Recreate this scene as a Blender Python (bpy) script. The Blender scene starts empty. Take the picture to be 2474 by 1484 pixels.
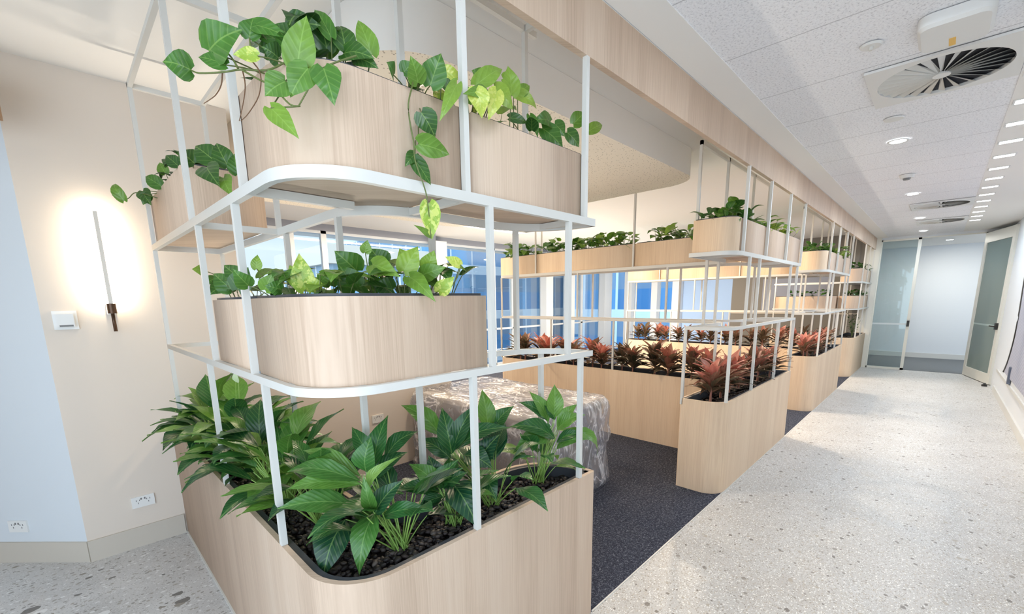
import bpy, math, random
from mathutils import Vector, Matrix
PI = math.pi
scene = bpy.context.scene
COL = scene.collection
RND = random.Random(7)

# ------------------------------------------------------------------ mesh builder
class MB:
    def __init__(self):
        self.v = []; self.f = []; self.mi = []; self.uv = {}; self.tint = []; self.smooth = []
    def quadbox(self, x0, x1, y0, y1, z0, z1, mi=0):
        n = len(self.v)
        for z in (z0, z1):
            for x, y in ((x0, y0), (x1, y0), (x1, y1), (x0, y1)):
                self.v.append((x, y, z))
        for q in ((3, 2, 1, 0), (4, 5, 6, 7), (0, 1, 5, 4), (1, 2, 6, 5), (2, 3, 7, 6), (3, 0, 4, 7)):
            self.f.append(tuple(n + i for i in q)); self.mi.append(mi); self.smooth.append(False)
        return self
    def face(self, pts, mi=0, smooth=False):
        n = len(self.v); self.v += [tuple(p) for p in pts]
        self.f.append(tuple(range(n, n + len(pts)))); self.mi.append(mi); self.smooth.append(smooth)
        return self
    def strip(self, ra, rb, closed=True, mi=0, smooth=True):
        """quads between two equal rings of points"""
        n = len(self.v); k = len(ra); self.v += [tuple(p) for p in ra] + [tuple(p) for p in rb]
        for i in range(k if closed else k - 1):
            j = (i + 1) % k
            self.f.append((n + i, n + j, n + k + j, n + k + i)); self.mi.append(mi); self.smooth.append(smooth)
        return self
    def prism(self, out, z0, z1, top=True, bottom=True, mi=0, smooth=False):
        a = [(x, y, z0) for x, y in out]; b = [(x, y, z1) for x, y in out]
        self.strip(a, b, True, mi, smooth)
        if top: self.face(b, mi)
        if bottom: self.face(a[::-1], mi)
        return self
    def ring(self, out, inn, z0, z1, mi=0, smooth=True):
        """upright wall between two outlines"""
        oa = [(x, y, z0) for x, y in out]; ob = [(x, y, z1) for x, y in out]
        ia = [(x, y, z0) for x, y in inn]; ib = [(x, y, z1) for x, y in inn]
        self.strip(oa, ob, True, mi, smooth); self.strip(ib, ia, True, mi, smooth)
        self.strip(ob, ib, True, mi, False); self.strip(ia, oa, True, mi, False)
        return self
    def tube(self, pts, r, n=8, cap=True, mi=0, taper=1.0):
        pts = [Vector(p) for p in pts]; rings = []
        up = Vector((0, 0, 1))
        for i, p in enumerate(pts):
            d = (pts[min(i + 1, len(pts) - 1)] - pts[max(i - 1, 0)])
            if d.length < 1e-9: d = Vector((0, 0, 1))
            d.normalize()
            a = d.cross(up)
            if a.length < .05: a = d.cross(Vector((1, 0, 0)))
            a.normalize(); b = d.cross(a)
            rr = r * (1 + (taper - 1) * i / max(1, len(pts) - 1))
            rings.append([p + a * (rr * math.cos(2 * PI * k / n)) + b * (rr * math.sin(2 * PI * k / n)) for k in range(n)])
        base = len(self.v)
        for rg in rings: self.v += [tuple(q) for q in rg]
        for i in range(len(rings) - 1):
            for k in range(n):
                j = (k + 1) % n
                self.f.append((base + i * n + k, base + i * n + j, base + (i + 1) * n + j, base + (i + 1) * n + k))
                self.mi.append(mi); self.smooth.append(True)
        if cap:
            self.f.append(tuple(base + k for k in range(n))); self.mi.append(mi); self.smooth.append(False)
            self.f.append(tuple(base + (len(rings) - 1) * n + k for k in range(n - 1, -1, -1))); self.mi.append(mi); self.smooth.append(False)
        return self
    def disc(self, cx, cy, z, r, n=32, mi=0, down=True):
        p = [(cx + r * math.cos(2 * PI * k / n), cy + r * math.sin(2 * PI * k / n), z) for k in range(n)]
        return self.face(p[::-1] if down else p, mi)
    def cyl(self, cx, cy, z0, z1, r0, r1=None, n=32, mi=0):
        r1 = r0 if r1 is None else r1
        c = [(math.cos(2 * PI * k / n), math.sin(2 * PI * k / n)) for k in range(n)]
        a = [(cx + r0 * x, cy + r0 * y, z0) for x, y in c]; b = [(cx + r1 * x, cy + r1 * y, z1) for x, y in c]
        self.strip(a, b, True, mi, True); self.face(b, mi); self.face(a[::-1], mi)
        return self
    def build(self, name, mats, parent=None, **props):
        me = bpy.data.meshes.new(name)
        off = Vector(parent_world(parent)) if parent else Vector((0, 0, 0))
        me.from_pydata([(x - off.x, y - off.y, z - off.z) for x, y, z in self.v], [], self.f)
        mats = mats if isinstance(mats, (list, tuple)) else [mats]
        for m in mats: me.materials.append(m)
        me.polygons.foreach_set('material_index', self.mi)
        me.polygons.foreach_set('use_smooth', self.smooth)
        if self.uv:
            ul = me.uv_layers.new(name='UVMap')
            for lp in me.loops:
                ul.data[lp.index].uv = self.uv.get(lp.vertex_index, (0, 0))
        if self.tint:
            at = me.attributes.new('tint', 'FLOAT', 'POINT')
            at.data.foreach_set('value', self.tint + [0.5] * (len(self.v) - len(self.tint)))
        me.update()
        o = bpy.data.objects.new(name, me); COL.objects.link(o)
        if parent: o.parent = parent
        for k, val in props.items(): o[k] = val
        return o

def parent_world(o):
    p = Vector((0, 0, 0))
    while o is not None:
        p += Vector(o.location); o = o.parent
    return p

def thing(name, loc, label, category, group=None):
    o = bpy.data.objects.new(name, None); COL.objects.link(o)
    o.location = loc; o.empty_display_size = .1
    o['label'] = label; o['category'] = category
    if group: o['group'] = group
    return o

def tag(o, label, category, group=None, kind=None):
    o['label'] = label; o['category'] = category
    if group: o['group'] = group
    if kind: o['kind'] = kind
    return o

def struct(name, mb, mats, parent=None):
    o = mb.build(name, mats, parent)
    if parent is None: o['kind'] = 'structure'
    return o

# ------------------------------------------------------------------ outlines
def rp(corners, n=10):
    """polygon with rounded corners, corners = (x, y, r), counter-clockwise"""
    out = []; k = len(corners)
    for i, (x, y, r) in enumerate(corners):
        if r <= 0:
            out.append((x, y)); continue
        p = Vector((x, y)); a = Vector(corners[i - 1][:2]) - p; b = Vector(corners[(i + 1) % k][:2]) - p
        a.normalize(); b.normalize()
        half = math.acos(max(-1, min(1, a.dot(b)))) / 2
        t = r / math.tan(half); c = p + (a + b).normalized() * (r / math.sin(half))
        s = p + a * t; e = p + b * t
        a0 = math.atan2(s.y - c.y, s.x - c.x); a1 = math.atan2(e.y - c.y, e.x - c.x)
        d = (a1 - a0 + PI) % (2 * PI) - PI
        for j in range(n + 1):
            q = a0 + d * j / n
            out.append((c.x + r * math.cos(q), c.y + r * math.sin(q)))
    return out

def inset(out, d):
    k = len(out); res = []
    for i in range(k):
        p0 = Vector(out[i - 1]); p1 = Vector(out[i]); p2 = Vector(out[(i + 1) % k])
        a = (p1 - p0).normalized(); b = (p2 - p1).normalized()
        na = Vector((-a.y, a.x)); nb = Vector((-b.y, b.x))
        m = na + nb
        if m.length < 1e-6: m = na
        m.normalize(); s = d / max(.35, m.dot(na))
        q = p1 + m * s
        res.append((q.x, q.y))
    return res

def inside(x, y, poly):
    c = False; j = len(poly) - 1
    for i in range(len(poly)):
        xi, yi = poly[i]; xj, yj = poly[j]
        if (yi > y) != (yj > y) and x < (xj - xi) * (y - yi) / (yj - yi) + xi: c = not c
        j = i
    return c

# ------------------------------------------------------------------ materials
def mat(name, col=(.8, .8, .8), rough=.5, metal=0, spec=.5):
    m = bpy.data.materials.new(name); m.use_nodes = True
    b = m.node_tree.nodes['Principled BSDF']
    b.inputs['Base Color'].default_value = (*col, 1); b.inputs['Roughness'].default_value = rough
    b.inputs['Metallic'].default_value = metal; b.inputs['Specular IOR Level'].default_value = spec
    return m
def srgb(r, g, b):
    f = lambda c: (c / 255 / 12.92) if c / 255 <= .04045 else ((c / 255 + .055) / 1.055) ** 2.4
    return (f(r), f(g), f(b))
class NT:
    def __init__(self, m):
        self.m = m; self.t = m.node_tree; self.b = self.t.nodes.get('Principled BSDF')
    def n(self, typ, **kw):
        nd = self.t.nodes.new(typ)
        for k, v in kw.items():
            if k.startswith('_'): setattr(nd, k[1:], v)
            else: nd.inputs[k.replace('__', ' ')].default_value = v
        return nd
    def l(self, a, b): self.t.links.new(a, b)
    def coords(self): return self.n('ShaderNodeTexCoord').outputs['Object']
    def geo(self): return self.n('ShaderNodeNewGeometry').outputs['Position']
    def math(self, op, a, b=None, c=None):
        nd = self.n('ShaderNodeMath', _operation=op)
        for i, x in enumerate((a, b, c)):
            if x is None: continue
            if isinstance(x, (int, float)): nd.inputs[i].default_value = x
            else: self.l(x, nd.inputs[i])
        return nd.outputs[0]
    def ramp(self, fac, stops, interp='LINEAR'):
        nd = self.n('ShaderNodeValToRGB'); e = nd.color_ramp.elements; nd.color_ramp.interpolation = interp
        while len(e) < len(stops): e.new(.5)
        for el, (p, c) in zip(e, stops):
            el.position = p; el.color = (*c, 1) if len(c) == 3 else c
        self.l(fac, nd.inputs[0]); return nd.outputs[0]
    def mix(self, fac, a, b, mode='MIX'):
        nd = self.n('ShaderNodeMix', _data_type='RGBA', _blend_type=mode)
        for s, x in ((0, fac), (6, a), (7, b)):
            if isinstance(x, (int, float)): nd.inputs[s].default_value = x
            elif isinstance(x, tuple): nd.inputs[s].default_value = (*x, 1)
            else: self.l(x, nd.inputs[s])
        return nd.outputs[2]
    def noise(self, vec, scale, detail=2, rough=.5):
        nd = self.n('ShaderNodeTexNoise', Scale=scale, Detail=detail, Roughness=rough)
        self.l(vec, nd.inputs['Vector']); return nd.outputs['Fac']
    def bump(self, h, strength, dist):
        nd = self.n('ShaderNodeBump', Strength=strength, Distance=dist)
        self.l(h, nd.inputs['Height']); self.l(nd.outputs[0], self.b.inputs['Normal'])
    def sep(self, v):
        nd = self.n('ShaderNodeSeparateXYZ'); self.l(v, nd.inputs[0]); return nd.outputs
    def comb(self, x, y, z):
        nd = self.n('ShaderNodeCombineXYZ')
        for i, q in enumerate((x, y, z)):
            if isinstance(q, (int, float)): nd.inputs[i].default_value = q
            else: self.l(q, nd.inputs[i])
        return nd.outputs[0]

def m_wood(name, c0, c1, c2, streak=1.0):
    m = mat(name, rough=.55, spec=.3); t = NT(m)
    x, y, z = t.sep(t.geo())
    h = t.math('ADD', x, y)
    plank = t.math('FLOOR', t.math('MULTIPLY', h, 7.3))
    wn = t.n('ShaderNodeTexWhiteNoise', _noise_dimensions='1D'); t.l(plank, wn.inputs['W'])
    fine = t.noise(t.comb(t.math('MULTIPLY', h, 210.0), t.math('MULTIPLY', z, 3.0), t.math('MULTIPLY', t.math('SUBTRACT', x, y), 2.0)), 1.0, 3, .6)
    wide = t.noise(t.comb(t.math('MULTIPLY', h, 9.0), t.math('MULTIPLY', z, .5), 0.0), 1.0, 2)
    f = t.math('ADD', t.math('MULTIPLY', fine, .55 * streak), t.math('ADD', t.math('MULTIPLY', wide, .3), t.math('ADD', t.math('MULTIPLY', wn.outputs[0], .14), .07)))
    c = t.ramp(f, [(.3, c0), (.58, c1), (.85, c2)])
    t.l(c, t.b.inputs['Base Color']); t.bump(fine, .12, .002)
    return m
M = {}
M['oak'] = m_wood('pale_oak_veneer', srgb(180, 155, 134), srgb(206, 182, 160), srgb(218, 198, 178))
M['oak_warm_lit'] = m_wood('warm_lit_oak_veneer', srgb(204, 176, 148), srgb(224, 200, 172), srgb(232, 211, 186))  # same oak, with the warm lounge light put into its colour
M['white_steel'] = mat('white_powder_coat', srgb(212, 211, 206), .38)
M['liner'] = mat('dark_plastic_liner', srgb(62, 64, 70), .5)
M['white_plastic'] = mat('white_plastic', srgb(228, 228, 226), .35)
M['grey_plastic'] = mat('grey_plastic', srgb(120, 120, 120), .4)
M['dark'] = mat('dark_metal', srgb(40, 38, 36), .4)
M['bronze'] = mat('dark_bronze', srgb(84, 62, 46), .35, .6)
M['void'] = mat('dark_void', srgb(38, 40, 46), .9)
M['yellow'] = mat('yellow_sticker', srgb(236, 190, 96), .5)
M['door_frame'] = mat('off_white_door_paint', srgb(226, 224, 214), .4)
M['grey_blind'] = mat('grey_roller_blind', srgb(150, 155, 170), .8)
M['dark_wall'] = mat('grey_wall_paint', srgb(128, 124, 118), .7)
M['mullion_daylit'] = mat('daylit_mullion', srgb(222, 230, 238), .4)  # blue tint of the daylight put into the mullion colour

def m_paint(name, col, bump=.03):
    m = mat(name, col, .75, spec=.25); t = NT(m)
    n = t.noise(t.geo(), 120, 2); t.bump(n, bump, .002)
    return m
M['wall'] = m_paint('warm_white_wall', srgb(218, 207, 195))
M['wall_cool'] = m_paint('cool_white_wall', srgb(224, 228, 232))
M['skirting'] = m_paint('grey_beige_skirting', srgb(196, 188, 176))
M['ceil_paint'] = m_paint('white_ceiling_paint', srgb(240, 238, 234))

def m_tile():
    m = mat('speckled_ceiling_tile', rough=.9, spec=.1); t = NT(m)
    p = t.geo(); x, y, z = t.sep(p)
    n = t.noise(p, 95, 3, .7)
    c = t.ramp(n, [(.32, srgb(206, 207, 212)), (.46, srgb(242, 243, 247)), (.7, srgb(250, 251, 254))])
    fr = t.math('FRACT', t.math('MULTIPLY', t.math('SUBTRACT', x, 1.884 - 6), 1 / .6))
    d = t.math('ABSOLUTE', t.math('SUBTRACT', fr, .5))
    ln = t.math('GREATER_THAN', d, .4945)
    c = t.mix(t.math('MULTIPLY', ln, .55), c, srgb(150, 150, 156))
    t.l(c, t.b.inputs['Base Color']); t.bump(n, .35, .004)
    return m
M['tile'] = m_tile()

def m_perf():
    m = mat('perforated_cream_panel', rough=.8, spec=.2); t = NT(m)
    v = t.n('ShaderNodeTexVoronoi', Scale=44.0, Randomness=.8); t.l(t.geo(), v.inputs['Vector'])
    k = t.math('LESS_THAN', v.outputs['Distance'], .19)
    c = t.mix(t.math('MULTIPLY', k, .6), srgb(246, 238, 222), srgb(120, 104, 88))
    t.l(c, t.b.inputs['Base Color']); return m
M['perf'] = m_perf()

def m_terrazzo(name, base, b2, chip_scale, chips, amount):
    m = mat(name, rough=.42, spec=.4); t = NT(m); p = t.geo()
    mp = t.n('ShaderNodeMapping'); mp.inputs['Rotation'].default_value = (0, 0, .6); mp.inputs['Scale'].default_value = (1, 1.35, 1); t.l(p, mp.inputs[0])
    wob = t.n('ShaderNodeTexNoise', Scale=chip_scale * 1.7, Detail=1.0); t.l(mp.outputs[0], wob.inputs['Vector'])
    pv = t.n('ShaderNodeVectorMath', _operation='MULTIPLY_ADD'); t.l(wob.outputs['Color'], pv.inputs[0]); pv.inputs[1].default_value = (.35 / chip_scale,) * 3; t.l(mp.outputs[0], pv.inputs[2])
    c = t.ramp(t.noise(p, 3.0, 3), [(.35, base), (.65, b2)])
    for sc, thr, size, stops in chips:
        v = t.n('ShaderNodeTexVoronoi', Scale=sc); t.l(pv.outputs[0], v.inputs['Vector'])
        rgb = t.sep(v.outputs['Color'])
        on = t.math('MULTIPLY', t.math('GREATER_THAN', rgb[0], thr), t.math('LESS_THAN', v.outputs['Distance'], t.math('MULTIPLY', t.math('ADD', t.math('MULTIPLY', rgb[2], .7), .3), size * .8)))
        cc = t.ramp(rgb[1], stops, 'CONSTANT')
        c = t.mix(t.math('MULTIPLY', on, amount), c, cc)
    t.l(c, t.b.inputs['Base Color']); return m
M['terrazzo'] = m_terrazzo('cream_terrazzo', srgb(192, 190, 187), srgb(201, 200, 198), 30, [
    (150, .35, .8, [(0, srgb(182, 176, 168)), (.4, srgb(238, 238, 236)), (.75, srgb(150, 144, 136))]),
    (62, .6, .7, [(0, srgb(186, 178, 166)), (.45, srgb(160, 154, 146)), (.75, srgb(238, 236, 232))]),
    (26, .8, .6, [(0, srgb(118, 112, 106)), (.4, srgb(176, 168, 156)), (.7, srgb(146, 140, 134))])], .9)
M['terrazzo_grey'] = m_terrazzo('grey_terrazzo', srgb(192, 191, 190), srgb(206, 205, 204), 18, [
    (120, .5, .7, [(0, srgb(160, 158, 156)), (.4, srgb(226, 226, 226)), (.8, srgb(136, 132, 128))]),
    (36, .6, .7, [(0, srgb(140, 136, 132)), (.35, srgb(228, 228, 228)), (.7, srgb(160, 154, 146))]),
    (13, .78, .6, [(0, srgb(92, 88, 84)), (.35, srgb(230, 230, 230)), (.7, srgb(132, 124, 112))])], .85)

def m_carpet():
    m = mat('charcoal_fleck_carpet', rough=.95, spec=.1); t = NT(m); p = t.geo()
    n = t.noise(p, 260, 2, .7); n2 = t.noise(p, 60, 3, .7)
    f = t.math('ADD', t.math('MULTIPLY', n, .65), t.math('MULTIPLY', n2, .35))
    c = t.ramp(f, [(.40, srgb(40, 43, 54)), (.54, srgb(66, 70, 84)), (.61, srgb(128, 132, 144)), (.68, srgb(190, 192, 198))])
    t.l(c, t.b.inputs['Base Color']); t.bump(n, .7, .006); return m
M['carpet'] = m_carpet()
M['carpet_grey'] = mat('mid_grey_carpet', srgb(112, 116, 120), .95)

def m_pebble(name, a, b, c_):
    m = mat(name, rough=.5, spec=.4); t = NT(m)
    at = t.n('ShaderNodeAttribute', _attribute_name='tint')
    c = t.ramp(at.outputs['Fac'], [(0, a), (.6, b), (1, c_)])
    t.l(c, t.b.inputs['Base Color']); return m
M['pebble'] = m_pebble('dark_pebble', srgb(26, 22, 22), srgb(58, 50, 48), srgb(104, 94, 88))
M['soil'] = mat('dark_soil', srgb(30, 24, 22), .95)
M['mulch'] = m_pebble('brown_mulch', srgb(30, 24, 22), srgb(66, 52, 46), srgb(122, 104, 92))

def m_leaf(name, stops, vein, veinmix=.45, rough=.34, side=10.0, fleck=None, trans=.25):
    m = mat(name, rough=rough, spec=.5); t = NT(m)
    at = t.n('ShaderNodeAttribute', _attribute_name='tint')
    uv = t.n('ShaderNodeUVMap').outputs[0]
    u, v, _ = t.sep(uv)
    au = t.math('ABSOLUTE', t.math('SUBTRACT', u, .5))
    base = t.ramp(at.outputs['Fac'], stops)
    n = t.noise(t.geo(), 38, 3, .6)
    base = t.mix(.28, base, t.ramp(n, [(.3, (.25, .25, .25)), (.7, (.9, .9, .9))]), 'SOFT_LIGHT')
    if fleck:
        nf = t.noise(t.geo(), 55, 3, .65)
        hi = t.math('MULTIPLY', t.math('GREATER_THAN', at.outputs['Fac'], .7), t.math('GREATER_THAN', nf, .53))
        base = t.mix(t.math('MULTIPLY', hi, .7), base, fleck)
    mid = t.math('LESS_THAN', au, .018)
    sv = t.math('SINE', t.math('MULTIPLY', t.math('SUBTRACT', v, t.math('MULTIPLY', au, .7)), side * 2 * PI))
    sv = t.math('MULTIPLY', t.math('GREATER_THAN', sv, .86), .4)
    k = t.math('MULTIPLY', t.math('MAXIMUM', mid, sv), veinmix)
    c = t.mix(k, base, vein)
    t.l(c, t.b.inputs['Base Color'])
    svh = t.math('SINE', t.math('MULTIPLY', t.math('SUBTRACT', v, t.math('MULTIPLY', au, .7)), side * 2 * PI))
    t.bump(svh, .18, .0015)
    tr = t.n('ShaderNodeBsdfTranslucent'); t.l(c, tr.inputs[0])
    mx = t.n('ShaderNodeMixShader', Fac=trans); out = t.t.nodes['Material Output']
    t.l(t.b.outputs[0], mx.inputs[1]); t.l(tr.outputs[0], mx.inputs[2]); t.l(mx.outputs[0], out.inputs[0])
    return m
M['lily'] = m_leaf('peace_lily_leaf', [(0, srgb(22, 62, 44)), (.35, srgb(48, 104, 48)), (.7, srgb(104, 150, 58)), (1, srgb(150, 180, 100))], srgb(150, 190, 110), .4, .3, 9)
M['pothos'] = m_leaf('pothos_leaf', [(0, srgb(28, 62, 30)), (.35, srgb(70, 118, 44)), (.7, srgb(138, 172, 62)), (1, srgb(186, 202, 84))], srgb(160, 196, 104), .35, .32, 5, srgb(214, 220, 120))
M['cordyline'] = m_leaf('red_aglaonema_leaf', [(0, srgb(62, 64, 46)), (.3, srgb(112, 96, 72)), (.55, srgb(154, 108, 88)), (.78, srgb(186, 104, 88)), (1, srgb(222, 150, 132))], srgb(214, 140, 124), .5, .4, 9)
M['shrub'] = m_leaf('small_green_leaf', [(0, srgb(30, 60, 34)), (.6, srgb(66, 108, 60)), (1, srgb(110, 150, 90))], srgb(130, 170, 110), .3, .4, 5)
M['stem_green'] = mat('pale_green_stem', srgb(136, 172, 84), .45)
M['stem_dark'] = mat('olive_green_stem', srgb(92, 104, 52), .5)
M['stem_brown'] = mat('brown_aerial_root', srgb(104, 74, 50), .6)
M['stem_red'] = mat('dusky_red_stem', srgb(150, 96, 78), .5)

def m_glass(name, tint=(.93, .97, .98), refl=.12):
    m = bpy.data.materials.new(name); m.use_nodes = True; t = NT(m); t.t.nodes.remove(t.b)
    tr = t.n('ShaderNodeBsdfTransparent'); tr.inputs[0].default_value = (*tint, 1)
    gl = t.n('ShaderNodeBsdfGlossy', Roughness=.02)
    lw = t.n('ShaderNodeLayerWeight', Blend=.35)
    fac = t.math('MULTIPLY', lw.outputs['Fresnel'], refl * 4)
    mx = t.n('ShaderNodeMixShader'); t.l(fac, mx.inputs[0]); t.l(tr.outputs[0], mx.inputs[1]); t.l(gl.outputs[0], mx.inputs[2])
    t.l(mx.outputs[0], t.t.nodes['Material Output'].inputs[0]); return m
M['glass'] = m_glass('clear_window_glass')
M['glass_green'] = m_glass('greenish_partition_glass', (.84, .9, .9), .2)

def m_milky(name, col, mixf):
    m = m_glass(name, (.86, .92, .91), .3); t = NT(m); out = t.t.nodes['Material Output']
    src = out.inputs[0].links[0].from_socket
    d = t.n('ShaderNodeBsdfDiffuse'); d.inputs[0].default_value = (*col, 1)
    mx = t.n('ShaderNodeMixShader', Fac=mixf); t.l(src, mx.inputs[1]); t.l(d.outputs[0], mx.inputs[2]); t.l(mx.outputs[0], out.inputs[0]); return m
M['glass_milky'] = m_milky('milky_green_glass', srgb(168, 184, 180), .5)  # pale diffuse share brightens the pane in place of corridor reflections
def m_emit(name, col, s):
    m = bpy.data.materials.new(name); m.use_nodes = True; t = NT(m); t.t.nodes.remove(t.b)
    e = t.n('ShaderNodeEmission', Strength=s); e.inputs[0].default_value = (*col, 1)
    t.l(e.outputs[0], t.t.nodes['Material Output'].inputs[0]); return m
M['lamp_cool'] = m_emit('cool_led', (.95, .98, 1.0), 14)
M['lamp_warm'] = m_emit('warm_led', (1.0, .9, .74), 9)
M['lamp_wall'] = m_emit('warm_led_rod', (1.0, .86, .66), 1.6)

def m_wrap():
    m = mat('crumpled_clear_plastic_wrap', srgb(206, 204, 204), .13, spec=1.0); t = NT(m)
    p = t.geo()
    mp = t.n('ShaderNodeMapping'); mp.inputs['Scale'].default_value = (1.5, .55, .45); mp.inputs['Rotation'].default_value = (.15, .2, .35); t.l(p, mp.inputs[0])
    big = t.noise(p, 3.2, 3)
    n = t.n('ShaderNodeTexNoise', Scale=9.0, Detail=3.0, Roughness=.5, Distortion=1.0); t.l(mp.outputs[0], n.inputs['Vector'])
    rid = t.math('ABSOLUTE', t.math('SUBTRACT', n.outputs['Fac'], .5))
    n2 = t.n('ShaderNodeTexNoise', Scale=26.0, Detail=2.0, Distortion=.6); t.l(mp.outputs[0], n2.inputs['Vector'])
    rid2 = t.math('ABSOLUTE', t.math('SUBTRACT', n2.outputs['Fac'], .5))
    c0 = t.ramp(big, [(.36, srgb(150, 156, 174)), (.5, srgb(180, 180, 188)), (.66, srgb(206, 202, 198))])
    c = t.mix(t.ramp(rid, [(0, (1, 1, 1)), (.03, (0, 0, 0))]), c0, srgb(236, 236, 240))  # fold highlights painted into the colour as pale lines, finer ones next
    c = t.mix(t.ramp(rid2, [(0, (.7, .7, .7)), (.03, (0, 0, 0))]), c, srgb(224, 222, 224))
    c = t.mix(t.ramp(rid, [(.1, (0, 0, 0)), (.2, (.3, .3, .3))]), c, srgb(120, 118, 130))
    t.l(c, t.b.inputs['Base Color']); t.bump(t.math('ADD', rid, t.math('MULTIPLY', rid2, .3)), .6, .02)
    op = t.ramp(rid, [(0, (.95, .95, .95)), (.05, (.5, .5, .5)), (.18, (.32, .32, .32))])
    tr = t.n('ShaderNodeBsdfTransparent'); tr.inputs[0].default_value = (.95, .96, .98, 1)
    mx = t.n('ShaderNodeMixShader'); t.l(op, mx.inputs[0]); t.l(tr.outputs[0], mx.inputs[1]); t.l(t.b.outputs[0], mx.inputs[2])
    t.l(mx.outputs[0], t.t.nodes['Material Output'].inputs[0])
    return m
M['wrap'] = m_wrap()

def m_facade(name, glass_a, glass_b, slab, fx, fz):
    m = mat(name, rough=.25, spec=.5); t = NT(m); x, y, z = t.sep(t.geo())
    h = t.math('ADD', x, y)
    cx = t.math('FRACT', t.math('MULTIPLY', h, 1 / fx)); cz = t.math('FRACT', t.math('MULTIPLY', z, 1 / fz))
    id_ = t.n('ShaderNodeTexWhiteNoise', _noise_dimensions='2D')
    t.l(t.comb(t.math('FLOOR', t.math('MULTIPLY', h, 1 / fx)), t.math('FLOOR', t.math('MULTIPLY', z, 1 / fz)), 0.0), id_.inputs['Vector'])
    g = t.mix(id_.outputs[0], glass_a, glass_b)
    g = t.mix(t.math('MULTIPLY', t.math('GREATER_THAN', cz, .62), .5), g, srgb(120, 132, 140))
    mull = t.math('GREATER_THAN', cx, .93); sl = t.math('LESS_THAN', cz, .2)
    c = t.mix(t.math('MAXIMUM', mull, sl), g, slab)
    t.l(c, t.b.inputs['Base Color']); return m
M['facade_blue'] = m_facade('blue_glass_facade', srgb(96, 150, 190), srgb(62, 112, 156), srgb(190, 200, 208), 2.1, 3.6)
M['facade_blue_2'] = m_facade('deep_blue_facade', srgb(86, 140, 184), srgb(56, 104, 150), srgb(180, 196, 208), 3.0, 3.6)
M['facade_pale'] = m_facade('pale_concrete_facade', srgb(130, 170, 196), srgb(90, 130, 160), srgb(206, 210, 214), 1.4, 3.3)
# ------------------------------------------------------------------ leaves and plants
PROF = {
 'heart': [(0, .30), (.04, .62), (.12, .88), (.26, 1), (.42, .93), (.6, .7), (.78, .4), (.9, .17), (1, 0)],
 'lance': [(0, .03), (.08, .34), (.2, .72), (.38, 1), (.55, .93), (.7, .68), (.84, .36), (.93, .13), (1, 0)],
 'strap': [(0, .12), (.12, .42), (.3, .85), (.5, 1), (.68, .84), (.82, .52), (.92, .25), (1, 0)],
}
def leaf(mb, base, tip, W, bend=.3, tint=.4, kind='heart', fold=.22, nw=2, wave=.0, nrm=None, step=1, cup=0):
    base = Vector(base); tip = Vector(tip); d = tip - base; L = d.length
    if L < 1e-4: return
    dn = d / L
    n0 = nrm or Vector((-.42, -.5, .76))
    side = dn.cross(n0)
    if side.length < .15: side = dn.cross(Vector((1, -.3, .1)))
    side.normalize(); N = side.cross(dn).normalized()
    prof = PROF[kind][::step] if step > 1 else PROF[kind]
    if prof[-1][0] != 1: prof = prof + [(1, 0)]
    n = len(mb.v)
    if len(mb.tint) < n: mb.tint += [.5] * (n - len(mb.tint))
    cols = 2 * nw + 1
    for t, w in prof:
        for k in range(cols):
            s = (k - nw) / nw
            lobe = .13 * L * abs(s) ** 1.2 * max(0, 1 - t / .22) if kind == 'heart' else 0
            p = base + dn * (t * L - lobe) + N * (bend * L * .55 * math.sin(PI * min(1, t * .92)) ) + side * (s * w * W / 2)
            p += N * (fold * abs(s) * w * W / 2) - N * (cup * s * s * w * W / 2)
            if wave: p += N * (wave * W * math.sin(t * 9 + s * 2.2 + tint * 20) * abs(s))
            p += N * (-.28 * bend * L * t * t)
            mb.v.append(tuple(p)); mb.uv[len(mb.v) - 1] = (.5 + .5 * s * w, t); mb.tint.append(tint)
    for i in range(len(prof) - 1):
        for k in range(cols - 1):
            a = n + i * cols + k
            mb.f.append((a, a + 1, a + cols + 1, a + cols)); mb.mi.append(0); mb.smooth.append(True)

def petiole(mb, a, b, r, sag=.0, n=5):
    a = Vector(a); b = Vector(b); m = (a + b) / 2 + Vector((0, 0, sag))
    q = [a * (1 - t) ** 2 + m * (2 * t * (1 - t)) + b * t * t for t in (0, .25, .5, .75, 1)]
    mb.tube(q, r, n, cap=False, taper=.7)

def finish_plant(root, fol, st, leafmat, stemmat):
    if fol.f: fol.build('foliage', leafmat, root)
    if st.f: st.build('stems', stemmat, root)

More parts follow.
